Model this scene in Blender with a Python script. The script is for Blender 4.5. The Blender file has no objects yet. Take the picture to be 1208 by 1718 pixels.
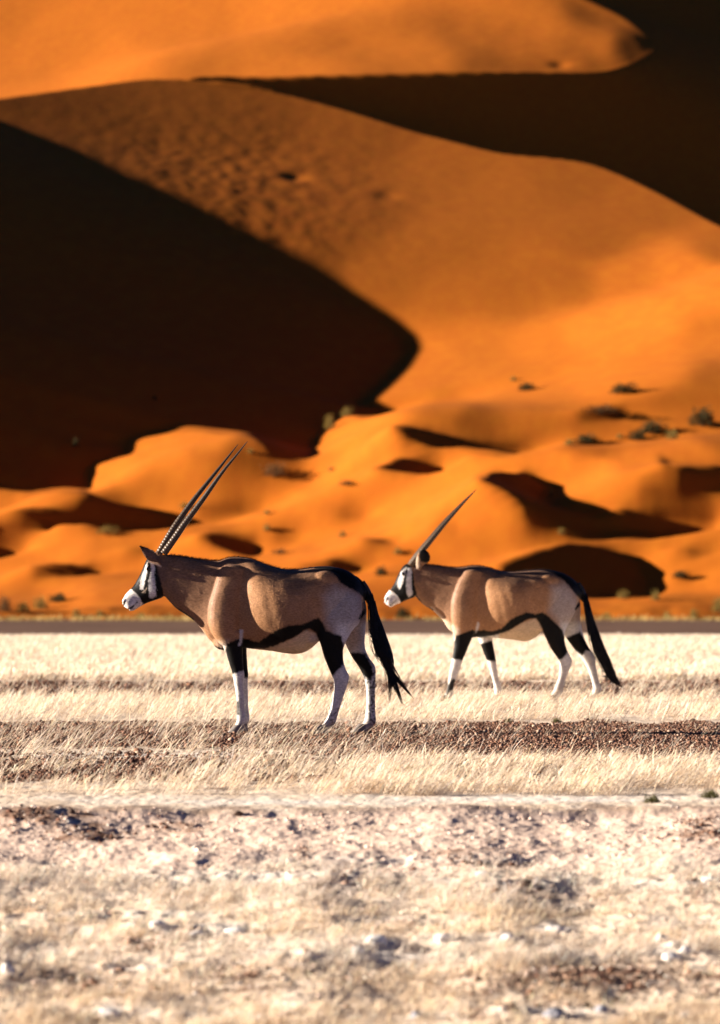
import bpy, bmesh, math, random
import numpy as np
from mathutils import Vector

random.seed(7)
RNG = np.random.default_rng(11)
SC = bpy.context.scene
COL = SC.collection

# ------------------------------------------------------------------ camera numbers
F = 7380.0                 # focal length measured in photo pixels (1208 wide)
UC, VH = 604.0, 1010.0     # principal column, horizon row
CAMH = 0.8943
SUN_EL = math.radians(13.0)
SUN_AZ = math.radians(-5.0)   # sun stands to the left; negative = a little behind the animals
TAN_E = math.tan(SUN_EL)


# ------------------------------------------------------------------ helpers
def link(o, parent=None):
    COL.objects.link(o)
    if parent is not None:
        o.parent = parent
    return o


def tag(o, label=None, cat=None, group=None, kind=None):
    if label: o['label'] = label
    if cat: o['category'] = cat
    if group: o['group'] = group
    if kind: o['kind'] = kind
    return o


def mesh_np(name, verts, faces_list, mats, smooth=True, parent=None, attrs=None, mat_index=None):
    """faces_list: list of int arrays (n,k). attrs: dict name -> (n,3) colour array per vertex"""
    me = bpy.data.meshes.new(name)
    verts = np.asarray(verts, dtype=np.float32)
    me.vertices.add(len(verts))
    me.vertices.foreach_set('co', verts.ravel())
    loops = np.concatenate([f.ravel() for f in faces_list]).astype(np.int32)
    tot = np.concatenate([np.full(len(f), f.shape[1]) for f in faces_list]).astype(np.int32)
    start = np.concatenate([[0], np.cumsum(tot)[:-1]]).astype(np.int32)
    me.loops.add(len(loops))
    me.loops.foreach_set('vertex_index', loops)
    me.polygons.add(len(tot))
    me.polygons.foreach_set('loop_start', start)
    me.polygons.foreach_set('loop_total', tot)
    if smooth:
        me.polygons.foreach_set('use_smooth', np.ones(len(tot), dtype=bool))
    if mat_index is not None:
        me.polygons.foreach_set('material_index', mat_index.astype(np.int32))
    if attrs:
        for k, a in attrs.items():
            ca = me.color_attributes.new(k, 'FLOAT_COLOR', 'POINT')
            buf = np.ones((len(verts), 4), dtype=np.float32)
            buf[:, :3] = a
            ca.data.foreach_set('color', buf.ravel())
    me.update(calc_edges=True)
    me.validate()
    for m in (mats if isinstance(mats, (list, tuple)) else [mats]):
        me.materials.append(m)
    o = bpy.data.objects.new(name, me)
    return link(o, parent)


def grid_faces(nr, nc):
    a = np.arange(nr * nc).reshape(nr, nc)
    return np.stack([a[:-1, :-1], a[:-1, 1:], a[1:, 1:], a[1:, :-1]], -1).reshape(-1, 4)


def _hash(ix, iy, seed):
    h = (ix.astype(np.int64) * 374761393 + iy.astype(np.int64) * 668265263 + seed * 1442695041) & 0xffffffff
    h = ((h ^ (h >> 13)) * 1274126177) & 0xffffffff
    return (h ^ (h >> 16)) & 0xffffffff


def perlin(x, y, seed=0):
    x = np.asarray(x, float); y = np.asarray(y, float)
    ix = np.floor(x); iy = np.floor(y)
    fx = x - ix; fy = y - iy
    u = fx * fx * fx * (fx * (fx * 6 - 15) + 10)
    v = fy * fy * fy * (fy * (fy * 6 - 15) + 10)

    def g(dx, dy):
        a = _hash(ix + dx, iy + dy, seed) / 4294967296.0 * 2 * math.pi
        return np.cos(a) * (fx - dx) + np.sin(a) * (fy - dy)
    n0 = g(0, 0) * (1 - u) + g(1, 0) * u
    n1 = g(0, 1) * (1 - u) + g(1, 1) * u
    return (n0 * (1 - v) + n1 * v) * 1.5


def fbm(x, y, seed=0, oct=4, gain=0.5):
    s = 0.0; a = 1.0; f = 1.0; n = 0.0
    for k in range(oct):
        s = s + a * perlin(x * f, y * f, seed + k * 17)
        n += a; a *= gain; f *= 2.03
    return s / n


def smooth01(x, a, b):
    t = np.clip((x - a) / (b - a), 0, 1)
    return t * t * (3 - 2 * t)


def in_poly(px, py, poly):
    inside = np.zeros(np.shape(px), bool)
    n = len(poly)
    for i in range(n):
        x1, y1 = poly[i]; x2, y2 = poly[(i + 1) % n]
        if y1 == y2: continue
        c = ((y1 > py) != (y2 > py)) & (px < (x2 - x1) * (py - y1) / (y2 - y1) + x1)
        inside ^= c
    return inside


def poly_sd(px, py, poly):
    """signed distance to a polygon, positive inside"""
    d = np.full(np.shape(px), 1e9)
    n = len(poly)
    for i in range(n):
        x1, y1 = poly[i]; x2, y2 = poly[(i + 1) % n]
        ex, ey = x2 - x1, y2 - y1
        L = ex * ex + ey * ey + 1e-9
        t = np.clip(((px - x1) * ex + (py - y1) * ey) / L, 0, 1)
        d = np.minimum(d, np.hypot(px - x1 - t * ex, py - y1 - t * ey))
    return np.where(in_poly(px, py, poly), d, -d)


# ------------------------------------------------------------------ materials
def new_mat(name):
    m = bpy.data.materials.new(name)
    m.use_nodes = True
    nt = m.node_tree
    b = nt.nodes['Principled BSDF']
    b.inputs['Specular IOR Level'].default_value = 0.25
    return m, nt, b


def N(nt, typ, **kw):
    n = nt.nodes.new(typ)
    for k, v in kw.items():
        if k in n.inputs: n.inputs[k].default_value = v
        else: setattr(n, k, v)
    return n


def mixc(nt, fac, a, b, blend='MIX'):
    n = nt.nodes.new('ShaderNodeMix'); n.data_type = 'RGBA'; n.blend_type = blend
    for s, v in ((0, fac), (6, a), (7, b)):
        if isinstance(v, (int, float)): n.inputs[s].default_value = v
        elif isinstance(v, tuple): n.inputs[s].default_value = v if len(v) == 4 else (*v, 1)
        else: nt.links.new(v, n.inputs[s])
    return n.outputs[2]


def ramp(nt, fac, a, b):
    n = nt.nodes.new('ShaderNodeMapRange'); n.interpolation_type = 'SMOOTHSTEP'
    n.inputs['From Min'].default_value = a; n.inputs['From Max'].default_value = b
    nt.links.new(fac, n.inputs['Value'])
    return n.outputs['Result']


def noise(nt, vec, scale, detail=4, rough=0.55):
    n = nt.nodes.new('ShaderNodeTexNoise')
    n.inputs['Scale'].default_value = scale
    n.inputs['Detail'].default_value = detail
    n.inputs['Roughness'].default_value = rough
    if vec is not None: nt.links.new(vec, n.inputs['Vector'])
    return n.outputs['Fac']


def mapping(nt, scale=(1, 1, 1), rot=(0, 0, 0)):
    tc = nt.nodes.new('ShaderNodeTexCoord')
    mp = nt.nodes.new('ShaderNodeMapping')
    mp.inputs['Scale'].default_value = scale
    mp.inputs['Rotation'].default_value = rot
    nt.links.new(tc.outputs['Object'], mp.inputs['Vector'])
    return mp.outputs['Vector']


def bump(nt, b, height, strength, dist):
    n = nt.nodes.new('ShaderNodeBump')
    n.inputs['Strength'].default_value = strength
    n.inputs['Distance'].default_value = dist
    nt.links.new(height, n.inputs['Height'])
    nt.links.new(n.outputs['Normal'], b.inputs['Normal'])


def attr(nt, name):
    n = nt.nodes.new('ShaderNodeAttribute'); n.attribute_name = name
    return n.outputs['Color']


def mat_sand():
    m, nt, b = new_mat('red_sand')
    v = mapping(nt, (1, 0.35, 1))
    n1 = noise(nt, v, 0.06, 5)
    n2 = noise(nt, v, 0.9, 5)
    c = mixc(nt, n1, (0.41, 0.114, 0.009), (0.37, 0.088, 0.008))
    c = mixc(nt, ramp(nt, n2, 0.35, 0.75), c, (0.42, 0.118, 0.009))
    nt.links.new(c, b.inputs['Base Color'])
    b.inputs['Roughness'].default_value = 0.9
    b.inputs['Specular IOR Level'].default_value = 0.05
    n3 = noise(nt, v, 2.2, 6, 0.6)
    bump(nt, b, n3, 0.08, 0.08)
    return m


def mat_attr(name, rough=0.85, nscale=60, namp=0.25, bstr=0.0, bdist=0.003, transl=0.0, spec=0.15):
    """base colour from the mesh's own colour attribute with fine mottling"""
    m, nt, b = new_mat(name)
    v = mapping(nt)
    n1 = noise(nt, v, nscale, 4)
    c0 = attr(nt, 'tint')
    dk = mixc(nt, 1.0, c0, (1 - namp,) * 3, 'MULTIPLY')
    lt = mixc(nt, 1.0, c0, (1 + namp * 0.6,) * 3, 'MULTIPLY')
    c = mixc(nt, ramp(nt, n1, 0.3, 0.7), dk, lt)
    nt.links.new(c, b.inputs['Base Color'])
    b.inputs['Roughness'].default_value = rough
    b.inputs['Specular IOR Level'].default_value = spec
    if bstr > 0: bump(nt, b, n1, bstr, bdist)
    if transl > 0:
        tr = nt.nodes.new('ShaderNodeBsdfTranslucent')
        nt.links.new(c, tr.inputs['Color'])
        mx = nt.nodes.new('ShaderNodeMixShader'); mx.inputs[0].default_value = transl
        out = nt.nodes['Material Output']
        nt.links.new(b.outputs[0], mx.inputs[1]); nt.links.new(tr.outputs[0], mx.inputs[2])
        nt.links.new(mx.outputs[0], out.inputs['Surface'])
    return m


# ------------------------------------------------------------------ camera, light, world
def setup():
    cam = bpy.data.cameras.new('camera')
    co = link(bpy.data.objects.new('camera', cam))
    co.location = (0, 0, CAMH)
    co.rotation_euler = (math.radians(90), 0, 0)
    cam.sensor_fit = 'VERTICAL'
    cam.sensor_height = 36.0
    cam.sensor_width = 36.0
    cam.lens = F / 1718.0 * 36.0
    cam.shift_y = (VH - 859.0) / 1718.0
    cam.clip_start = 0.5
    cam.clip_end = 6000
    cam.dof.use_dof = True
    cam.dof.focus_distance = 27.5
    cam.dof.aperture_fstop = cam.lens / 1000.0 / APERTURE
    SC.camera = co
    w = bpy.data.worlds.new('World'); SC.world = w
    w.use_nodes = True
    nt = w.node_tree
    sky = nt.nodes.new('ShaderNodeTexSky')
    sky.sky_type = 'NISHITA'
    sky.sun_disc = False
    sky.sun_elevation = SUN_EL
    sky.air_density = 0.12
    sky.ozone_density = 6.0
    sky.dust_density = 0.0
    # sun is at -X (and a little towards the camera, -Y); Blender sky rotation 0 = +Y, clockwise seen from above
    sky.sun_rotation = math.radians(270) - SUN_AZ
    nt.links.new(sky.outputs[0], nt.nodes['Background'].inputs['Color'])
    nt.nodes['Background'].inputs['Strength'].default_value = SKY_STRENGTH
    sd = bpy.data.lights.new('sun', 'SUN')
    sd.energy = SUN_STRENGTH
    sd.angle = math.radians(0.5)
    sd.color = (1.0, 0.89, 0.76)
    so = link(bpy.data.objects.new('sun', sd))
    d = Vector((-math.cos(SUN_AZ) * math.cos(SUN_EL), -math.sin(SUN_AZ) * math.cos(SUN_EL), math.sin(SUN_EL)))
    so.rotation_euler = d.to_track_quat('Z', 'Y').to_euler()
    so.location = (-40, 30, 30)
    SC.view_settings.view_transform = 'Standard'
    SC.view_settings.look = 'None'
    SC.view_settings.gamma = 1.0
    SC.view_settings.exposure = EXPOSURE
    SC.render.engine = 'CYCLES'
    SC.cycles.max_bounces = 6


APERTURE = 0.039
SKY_STRENGTH = 0.05
SUN_STRENGTH = 5.0
EXPOSURE = 1.85
# ------------------------------------------------------------------ sand dunes
# Two height fields whose slopes along the sunlight are found by least squares, so that the
# low sun itself lights and shades them.
CREST = [(-900, 260), (-400, 215), (0, 165), (100, 151), (250, 131), (380, 140), (450, 150), (520, 168), (600, 190), (700, 222),
         (850, 260), (930, 266), (1000, 275), (1060, 300), (1130, 335), (1208, 378), (1400, 470), (1900, 640)]

SHADE = [
    [(-110, 160), (0, 215), (60, 243), (150, 290), (250, 335), (330, 375), (420, 420), (500, 460), (580, 505),
     (640, 540), (675, 568), (682, 590), (660, 620), (620, 660), (590, 690), (560, 705), (540, 722), (520, 740), (524, 768), (490, 770),
     (455, 765), (430, 740), (400, 727), (300, 720), (240, 724), (205, 740), (212, 762), (150, 785), (143, 815), (150, 840),
     (128, 826), (60, 822), (0, 820), (-110, 816)],
    [(-40, 868), (0, 872), (60, 845), (130, 838), (200, 848), (300, 868), (310, 882), (150, 896), (50, 900), (0, 897), (-40, 888)],
    [(-90, 905), (-20, 905), (20, 910), (45, 925), (0, 940), (-90, 945)],
    [(50, 955), (85, 946), (115, 941), (150, 946), (178, 960), (130, 970), (60, 967)],
    [(328, 902), (350, 894), (390, 903), (432, 912), (425, 938), (360, 922)],
    [(655, 716), (685, 709), (720, 712), (770, 728), (850, 735), (915, 748), (870, 760), (800, 762), (730, 750), (680, 738)],
    [(622, 792), (640, 780), (662, 771), (700, 766), (722, 770), (744, 787), (716, 801), (690, 808), (648, 806)],
    [(795, 800), (830, 790), (880, 792), (925, 822), (912, 835), (960, 850), (1010, 862), (1080, 860), (1150, 850), (1200, 850),
     (1203, 875), (1180, 893), (1100, 900), (1000, 902), (930, 895), (885, 882), (870, 850), (850, 825), (820, 812)],
    [(1100, 760), (1130, 780), (1208, 792), (1330, 810), (1330, 850), (1208, 836), (1070, 833), (1060, 826), (1100, 815), (1145, 798), (1115, 785)],
    [(835, 948), (900, 925), (960, 912), (1020, 918), (1070, 945), (1092, 980), (1085, 1000), (1000, 1003), (900, 1000), (850, 985)],
    [(570, 688), (600, 680), (660, 688), (635, 700), (590, 700)],
    [(605, 903), (640, 900), (668, 914), (620, 915)],
    [(965, 690), (1050, 680), (1040, 702), (980, 700)],
    [(955, 742), (1005, 735), (1000, 746), (960, 750)],
    [(560, 818), (590, 814), (604, 818), (585, 826)], [(440, 902), (470, 897), (505, 905), (470, 913)], [(1125, 966), (1150, 962), (1175, 969), (1150, 975)],
    [(330, 846), (400, 838), (455, 850), (390, 858)], [(540, 868), (580, 862), (615, 870), (575, 877)], [(720, 880), (745, 876), (770, 884), (740, 888)],
    [(205, 925), (235, 920), (262, 928), (230, 934)], [(1120, 925), (1160, 918), (1215, 928), (1160, 936)], [(500, 950), (560, 938), (625, 948), (580, 966)],
]
# relative brightness of sunlit sand (u, v, b)
BRIGHT = [(0, 180, .18), (100, 190, .2), (200, 220, .22), (300, 200, .28), (400, 220, .3), (250, 300, .3), (400, 330, .35), (500, 300, .4), (500, 420, .4),
          (600, 230, .42), (600, 350, .45), (650, 480, .55), (750, 280, .5), (750, 400, .55), (850, 320, .55), (950, 300, .5), (1000, 400, .55),
          (1100, 350, .55), (1208, 420, .6), (750, 500, .62), (850, 500, .6), (950, 480, .62), (1050, 470, .7), (1150, 450, .8),
          (1208, 470, .9), (720, 600, .8), (800, 580, .75), (900, 580, .85), (1000, 560, 1.0), (1080, 530, 1.05), (1180, 490, 1.0),
          (1208, 560, .7), (700, 660, .8), (800, 650, .8), (900, 650, .75), (1000, 640, .85), (1100, 620, .8), (1208, 640, .5), (1150, 680, .5),
          (1208, 720, .5), (1080, 720, .55), (1000, 720, .5), (900, 700, .55), (800, 700, .45), (740, 680, .6), (650, 730, 1.0), (600, 750, 1.0),
          (560, 790, .9), (480, 800, .5), (430, 790, .45), (380, 820, .45), (300, 838, .4), (200, 840, .35), (420, 760, .5),
          (250, 745, .8), (350, 745, .7), (200, 800, 1.0), (300, 790, .9), (170, 815, 1.0), (50, 835, .95), (0, 845, .8),
          (600, 830, .95), (700, 740, .9), (760, 800, 1.0), (700, 850, 1.05), (800, 850, 1.05), (850, 880, .95), (800, 900, .75), (950, 790, .9), (1000, 790, 1.0),
          (1080, 780, .75), (1000, 760, .6), (930, 820, .9), (1000, 835, .95), (1150, 770, .7), (1208, 850, .8), (1150, 920, .8),
          (1208, 960, .7), (1120, 960, .8), (1208, 900, .75), (950, 905, .7), (900, 900, .7), (500, 850, .85), (450, 870, .8), (500, 920, .7),
          (560, 900, .8), (600, 950, .7), (300, 920, .8), (200, 920, .75), (100, 915, .9), (50, 905, .9), (0, 955, .8), (200, 980, .65), (100, 990, .7),
          (50, 1010, .6), (300, 1010, .65), (500, 990, .65), (620, 1000, .6), (700, 980, .6), (800, 930, .7), (1150, 1020, .6),
          (600, 1040, .45), (0, 1040, .45), (1208, 1040, .45), (900, 1030, .5), (300, 1040, .45)]
SHADE_B = [[(330, 139), (430, 141), (600, 136), (700, 134), (900, 133), (1010, 138), (1060, 118), (1102, 90), (1090, 70), (1040, 35), (960, 0),
            (900, -80), (850, -300), (2200, -300), (2200, 900), (-400, 900), (-400, 330), (0, 300)]]
BRIGHT_B = [(0, 20, .75), (100, 60, .85), (300, 40, .85), (500, 50, .95), (800, 40, .9), (900, 60, .9), (1000, 85, .8), (1060, 90, .5), (1010, 30, .6), (1085, 80, .34),
            (200, 110, .95), (500, 120, 1.1), (700, 115, 1.05), (850, 115, .9), (960, 118, .85), (940, 125, .9), (1000, 120, .75), (0, 140, .8), (-300, 100, .8), (1200, 50, .5)]


def u_ok(a, c):
    return c < .7


BRIGHT = [(a, b_, min(c * 1.18, 1.2) if (b_ > 725 and c > .65) else (c * .9 if c < .5 else c) * (.84 if (b_ < 520 and u_ok(a, c)) else 1)) for (a, b_, c) in BRIGHT]


def bright_map(u, v, pts, s=55.0):
    num = np.zeros_like(u); den = np.zeros_like(u) + 1e-12
    for (a, b_, c) in pts:
        w = 1.0 / ((((u - a) / s) ** 2 + ((v - b_) / (s * 0.6)) ** 2) + 0.08) ** 2
        num += w * c; den += w
    return num / den


_MAPS = {}


def sample_map(shade, bright, soft, U, V):
    if id(shade) not in _MAPS:
        us = np.arange(-900, 2004, 6.0); vs = np.arange(-700, 1103, 3.0)
        UU, VV = np.meshgrid(us, vs)
        m = np.zeros_like(UU); dp = np.zeros_like(UU)
        for i, p in enumerate(shade):
            q = smooth01(poly_sd(UU, VV, p), -soft, soft)
            m = np.maximum(m, q)
            if i > 0: dp = np.maximum(dp, (0.20 if i in (1, 2, 7, 8) else 0.06) * q)
        b = np.clip(bright_map(UU, VV, bright), 0.05, 1.3) ** 1.6
        _MAPS[id(shade)] = (m, b, dp)
    m, b, dp = _MAPS[id(shade)]
    lowz = smooth01(V, 640, 740)
    Uw = U + lowz * 8 * fbm(U / 60, V / 24, 201, 3); V = V + (1.5 + 3 * lowz) * fbm(U / 70, V / 40, 207, 3); U = Uw
    fc = np.clip((U + 900) / 6.0, 0, m.shape[1] - 1.01); fr = np.clip((V + 700) / 3.0, 0, m.shape[0] - 1.01)
    c = fc.astype(int); r = fr.astype(int); fc -= c; fr -= r
    out = []
    for q in (m, b, dp):
        out.append((q[r, c] * (1 - fc) + q[r, c + 1] * fc) * (1 - fr) + (q[r + 1, c] * (1 - fc) + q[r + 1, c + 1] * fc) * fr)
    return out


def shadow_line(z, U, D, du, dd):
    """height of the shadow surface thrown across the field by everything up-sun"""
    ta = -math.tan(SUN_AZ)
    sh = np.full_like(z, -1e3)
    dx = du / F * D
    rows = np.arange(len(D), dtype=float)
    for c in range(1, z.shape[1]):
        up = (U[0, c - 1] - UC) / F
        dl = ta * dx / (1 + ta * up)
        xd = dx - up * dl
        src = np.maximum(z[:, c - 1], sh[:, c - 1])
        sh[:, c] = np.interp(rows + dl / dd, rows, src) - TAN_E * xd / math.cos(SUN_AZ)
    return sh


def solve_field_one(z0, D, du, dd, shade, bright, kx, ky, kz, iters, rounds, pin=None, soft=5.0, deep=0.03, gain=0.66, vfix=None, start=None, relax=1.0, kp=None):
    """z0[r,c] base heights on a fan grid (rows = depth D, cols = photo column U)."""
    U = vfix
    KP_ = KP if kp is None else kp
    dx = (du / F) * D[:, None]                       # metres between columns
    dxc = 0.5 * (dx[1:] + dx[:-1])
    t = TAN_E
    sa, ca = math.sin(SUN_AZ), math.cos(SUN_AZ)
    z = z0.copy() if start is None else start.copy()
    mem_l = np.zeros_like(z); mem_s = np.zeros_like(z)
    gy0 = (z0[1:] - z0[:-1]) / dd

    def G(q):                                        # slope along the light, at cell centres
        gx = (q[1:, 1:] - q[1:, :-1] + q[:-1, 1:] - q[:-1, :-1]) / (2 * dxc)
        gy = (q[1:, 1:] + q[1:, :-1] - q[:-1, 1:] - q[:-1, :-1]) / (2 * dd)
        return ca * gx + sa * gy

    def GT(w, out):
        a_ = ca * w / (2 * dxc); b_ = sa * w / (2 * dd)
        out[1:, 1:] += a_ + b_; out[1:, :-1] += -a_ + b_
        out[:-1, 1:] += a_ - b_; out[:-1, :-1] += -a_ - b_
        return out
    for rnd in range(rounds):
        V = VH - F * (z - CAMH) / D[:, None]
        m, B, dp = sample_map(shade, bright, soft, U, V)
        b = B * gain * (1 - m) - (deep + dp) * m
        S = b - t
        S = 0.25 * (S[1:, 1:] + S[1:, :-1] + S[:-1, 1:] + S[:-1, :-1])
        mx = 0.25 * (m[1:, 1:] + m[1:, :-1] + m[:-1, 1:] + m[:-1, :-1])
        cur = G(z)
        wx = kx * (1 + 8 * mx)
        P = (kz + np.zeros_like(z)) if pin is None else kz + pin
        zt = z0 * P
        if rnd > 0 or start is not None:             # shaded ground may fall more steeply than asked
            ok = (mx > 0.7) & (cur < S)
            S = np.where(ok, np.maximum(cur, np.minimum(S, -t - 0.10)), S)
            sh = shadow_line(z, U, D, du, dd)
            litbad = (m < 0.35) & (z < sh - 0.01) & (U > -150)
            shbad = (m > 0.65) & (z > sh - 0.03)
            mem_l = np.maximum(mem_l * 0.8, litbad * 1.0)
            mem_s = np.maximum(mem_s * 0.6, shbad * 1.0)
            P = P + KP_ * (mem_l + mem_s)
            zt = zt + KP_ * mem_l * np.where(litbad, sh + 0.06, z) + KP_ * mem_s * np.where(shbad, np.maximum(sh, z - .6) - 0.10, z)
            ic = smooth01(sh - z, 0.15, 0.5)
            wx = wx * (1 - 0.8 * ic[1:, 1:] * mx)
        wy = ky; wn = KX

        def A(q):
            r = P * q
            GT(wx * G(q), r)
            gx = wn * (q[:, 1:] - q[:, :-1]) / dx / dx
            r[:, 1:] += gx; r[:, :-1] -= gx
            gy = wy * (q[1:] - q[:-1]) / dd / dd
            r[1:] += gy; r[:-1] -= gy
            return r
        diag = P + 2 * wy / dd ** 2 + 2 * wn / dx ** 2
        wd = wx * (ca / (2 * dxc)) ** 2
        diag[1:, 1:] += wd; diag[1:, :-1] += wd; diag[:-1, 1:] += wd; diag[:-1, :-1] += wd
        rhs = zt.copy()
        GT(wx * S, rhs)
        gy = wy * gy0 / dd
        rhs[1:] += gy; rhs[:-1] -= gy
        x = z.copy()
        r = rhs - A(x)
        y = r / diag; p_ = y.copy(); rs = (r * y).sum()
        for it in range(iters):
            Ap = A(p_)
            al = rs / (p_ * Ap).sum()
            x += al * p_; r -= al * Ap
            y = r / diag
            rn = (r * y).sum()
            p_ = y + (rn / rs) * p_; rs = rn
        z = x if relax >= 1 else z + relax * (x - z)
    return z


def solve_field(z0, D, du, dd, shade, bright, kx, ky, kz, iters, rounds, pin=None, vfix=None, **kw):
    # coarse to fine, so that the broad shapes settle first
    start = None
    for st, rr in ((6, rounds), (3, 30), (1, 6)):
        sl = (slice(None, None, st), slice(None, None, st))
        zz = z0[sl]
        if start is not None:
            r0 = np.arange(start.shape[0]) * pst; c0 = np.arange(start.shape[1]) * pst
            r1 = np.arange(0, z0.shape[0], st); c1 = np.arange(0, z0.shape[1], st)
            dz = start - z0[::pst, ::pst]
            t1 = np.stack([np.interp(c1, c0, row) for row in dz])
            t2 = np.stack([np.interp(r1, r0, t1[:, k]) for k in range(t1.shape[1])], 1)
            start = zz + t2
        start = solve_field_one(zz, D[::st], du * st, dd * st, shade, bright, kx, ky, kz, iters, rr,
                                pin=None if pin is None else pin[sl], vfix=vfix[sl], start=start, relax=1.0 if st > 3 else 0.5, **kw)
        pst = st
    return start


DUNE_FIELDS = []


def widen(U, D, z, seed):
    """carry the dune on to both sides of the part the picture shows"""
    far = np.array([40, 90, 150, 230, 330, 450, 600, 780, 1000, 1300, 1700, 2200, 2900, 3800, 5000, 6500.0])
    m = lambda c: c[:, None] * np.ones(len(far))
    dl = far[None, ::-1] / F * D[:, :1]; dr = far[None] / F * D[:, :1]
    ul = U[:, :1] - far[None, ::-1]; ur = U[:, -1:] + far[None]
    zl = z[:, :1] - 0.16 * dl
    zr = z[:, -1:] * (0.45 + 0.55 * np.exp(-dr / 60)) + 3.0 * smooth01(dr, 5, 60) * smooth01(z[:, -1:], 1, 8) * fbm((ur - UC) / F * D[:, :1] / 45, D[:, :1] / 40 + 0 * ur, seed, 3)
    zl = np.maximum(zl, -1.0 - .004 * dl)
    return np.hstack([ul, U, ur]), np.hstack([np.repeat(D[:, :1], len(far), 1), D, np.repeat(D[:, :1], len(far), 1)]), np.hstack([zl, z, zr])




def dunes():
    sand = mat_sand()
    du = 6.0
    Us = np.arange(-800, 1900 + du, du)
    # front dune ----------------------------------------------------
    vk = [-900, 130, 380, 560, 700, 860, 1000, 1040, 1046]
    dk = [515, 396, 342, 301, 269, 244.5, 226, 220.5, 219]
    dd = 0.5
    Dr = np.arange(218, 470 + dd, dd)
    U, D = np.meshgrid(Us, Dr)
    vz = np.interp(Dr, dk[::-1], vk[::-1])
    zprof = CAMH + (VH - vz) / F * Dr
    vc = np.interp(Us, [c[0] for c in CREST], [c[1] for c in CREST])
    z0 = zprof[:, None] + 0 * U
    pin = 0.6 * np.exp(-((D - 219) / 3.0) ** 2)
    z = solve_field(z0, Dr, du, dd, SHADE, BRIGHT, 1.0, KY, KZ, 200, 12, pin=pin, vfix=U)
    # cut the slope off along the crest line and let it fall away behind
    V = VH - F * (z - CAMH) / D
    hit = V <= vc[None, :]
    ri = np.where(hit.any(0), hit.argmax(0), len(Dr) - 8)
    ri = np.convolve(np.pad(ri.astype(float), 5, mode='edge'), np.ones(11) / 11, 'valid')
    dc = Dr[0] + ri * dd
    lo = np.floor(ri).astype(int); fr = ri - lo
    cc = np.arange(len(Us))
    zc = z[lo, cc] * (1 - fr) + z[np.minimum(lo + 1, len(Dr) - 1), cc] * fr
    over = D - dc[None, :]
    z = np.where(over <= 0, z, zc[None, :] - 0.45 * np.maximum(over, 0) + 0.25 * (1 - np.exp(-np.maximum(over, 0) / 1.5)))
    X = (U - UC) / F * D
    V = VH - F * (z - CAMH) / D
    # wind-worn lumps on the dim upper flank
    lump = np.exp(-(((U - 380) / 230) ** 2 + ((V - 330) / 120) ** 2)) + 0.10
    z = z + lump * (0.07 * fbm(X / 1.6, D / 4.0, 3, 4) + 0.0) * (over < 2)
    hollow = [(497, 296, 18, 8, .16), (650, 328, 20, 8, .07), (470, 405, 22, 6, .08)]
    for (hu, hv, su, sv, am) in hollow:
        z = z - am * np.exp(-(((U - hu) / su) ** 2 + ((V - hv) / sv) ** 2))
    # small hummocks on the lower dunes
    low = smooth01(V, 640, 760)
    z = z + low * (0.022 * fbm(X / 1.5, D / 4.0, 21, 4) + 0.02 * fbm(X / 4.5 + D / 9, D / 7.0, 27, 3))
    z = z - 0.3 * smooth01(-D, -220, -218) + 0.16 * np.exp(-((D - 221) / 3.5) ** 2) * fbm(X / 2.2, D / 3.0, 29, 3)
    U3, D3, z3 = widen(U, D, z, 401)
    verts = np.stack([(U3 - UC) / F * D3, D3, z3], -1).reshape(-1, 3)
    o = mesh_np('red_sand_dune', verts, [grid_faces(*U3.shape)], sand)
    tag(o, 'large orange sand dune with a curved crest and dark shaded hollows', 'dune', None, 'structure')
    DUNE_FIELDS.append((Us, Dr, z))
    # back dune ------------------------------------------------------
    Us2 = np.arange(-900, 2000 + 8, 8.0)
    vk2 = [-700, -120, 60, 150, 450, 900]
    dk2 = [900, 745, 690, 660, 560, 500]
    dd2 = 0.7
    Dr2 = np.arange(500, 800 + dd2, dd2)
    U2, D2 = np.meshgrid(Us2, Dr2)
    vz2 = np.interp(Dr2, dk2[::-1], vk2[::-1])
    zp = CAMH + (VH - vz2) / F * Dr2
    z02 = zp[:, None] + 0 * U2
    zb = solve_field_one(z02, Dr2, 8.0, dd2, SHADE_B, BRIGHT_B, 1.0, 0.2, 0.00008, 200, 8, vfix=U2, soft=5.5, deep=0.07, kp=0.04)
    X2 = (U2 - UC) / F * D2
    V2 = VH - F * (zb - CAMH) / D2
    for (hu, hv, su, sv, am) in [(940, 108, 13, 6, .28)]:
        zb = zb - am * np.exp(-(((U2 - hu) / su) ** 2 + ((V2 - hv) / sv) ** 2))
    zb = zb + 0.10 * fbm(X2 / 9, D2 / 20, 5, 3)
    U3, D3, z3 = widen(U2, D2, zb, 411)
    o = mesh_np('far_sand_dune', np.stack([(U3 - UC) / F * D3, D3, z3], -1).reshape(-1, 3), [grid_faces(*U3.shape)], sand)
    tag(o, 'bright orange dune rising behind the curved crest', 'dune', None, 'structure')


KY = 0.05
KP = 0.15
KX = 0.02
KZ = 0.00002


def dune_point(u, v):
    Us, Dr, z = DUNE_FIELDS[0]
    c = int(round((u - Us[0]) / (Us[1] - Us[0])))
    V = VH - F * (z[:, c] - CAMH) / Dr
    ok = np.where(V <= v)[0]
    r = int(ok[0]) if len(ok) else 0
    d = Dr[r]
    return Vector(((u - UC) / F * d, d, z[r, c]))
# ------------------------------------------------------------------ the plain
def ground_base(x, d):
    """large-scale height of the plain"""
    bank = np.where(d < 19.0, -0.09 * (19.0 - d), 0.0)
    bank = np.maximum(bank, -0.80)
    lip = -0.030 * smooth01(19.02 - d, 0.0, 0.10) * (1 + 0.6 * perlin(x * 1.7, d * 0, 5))
    return bank + lip


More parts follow.
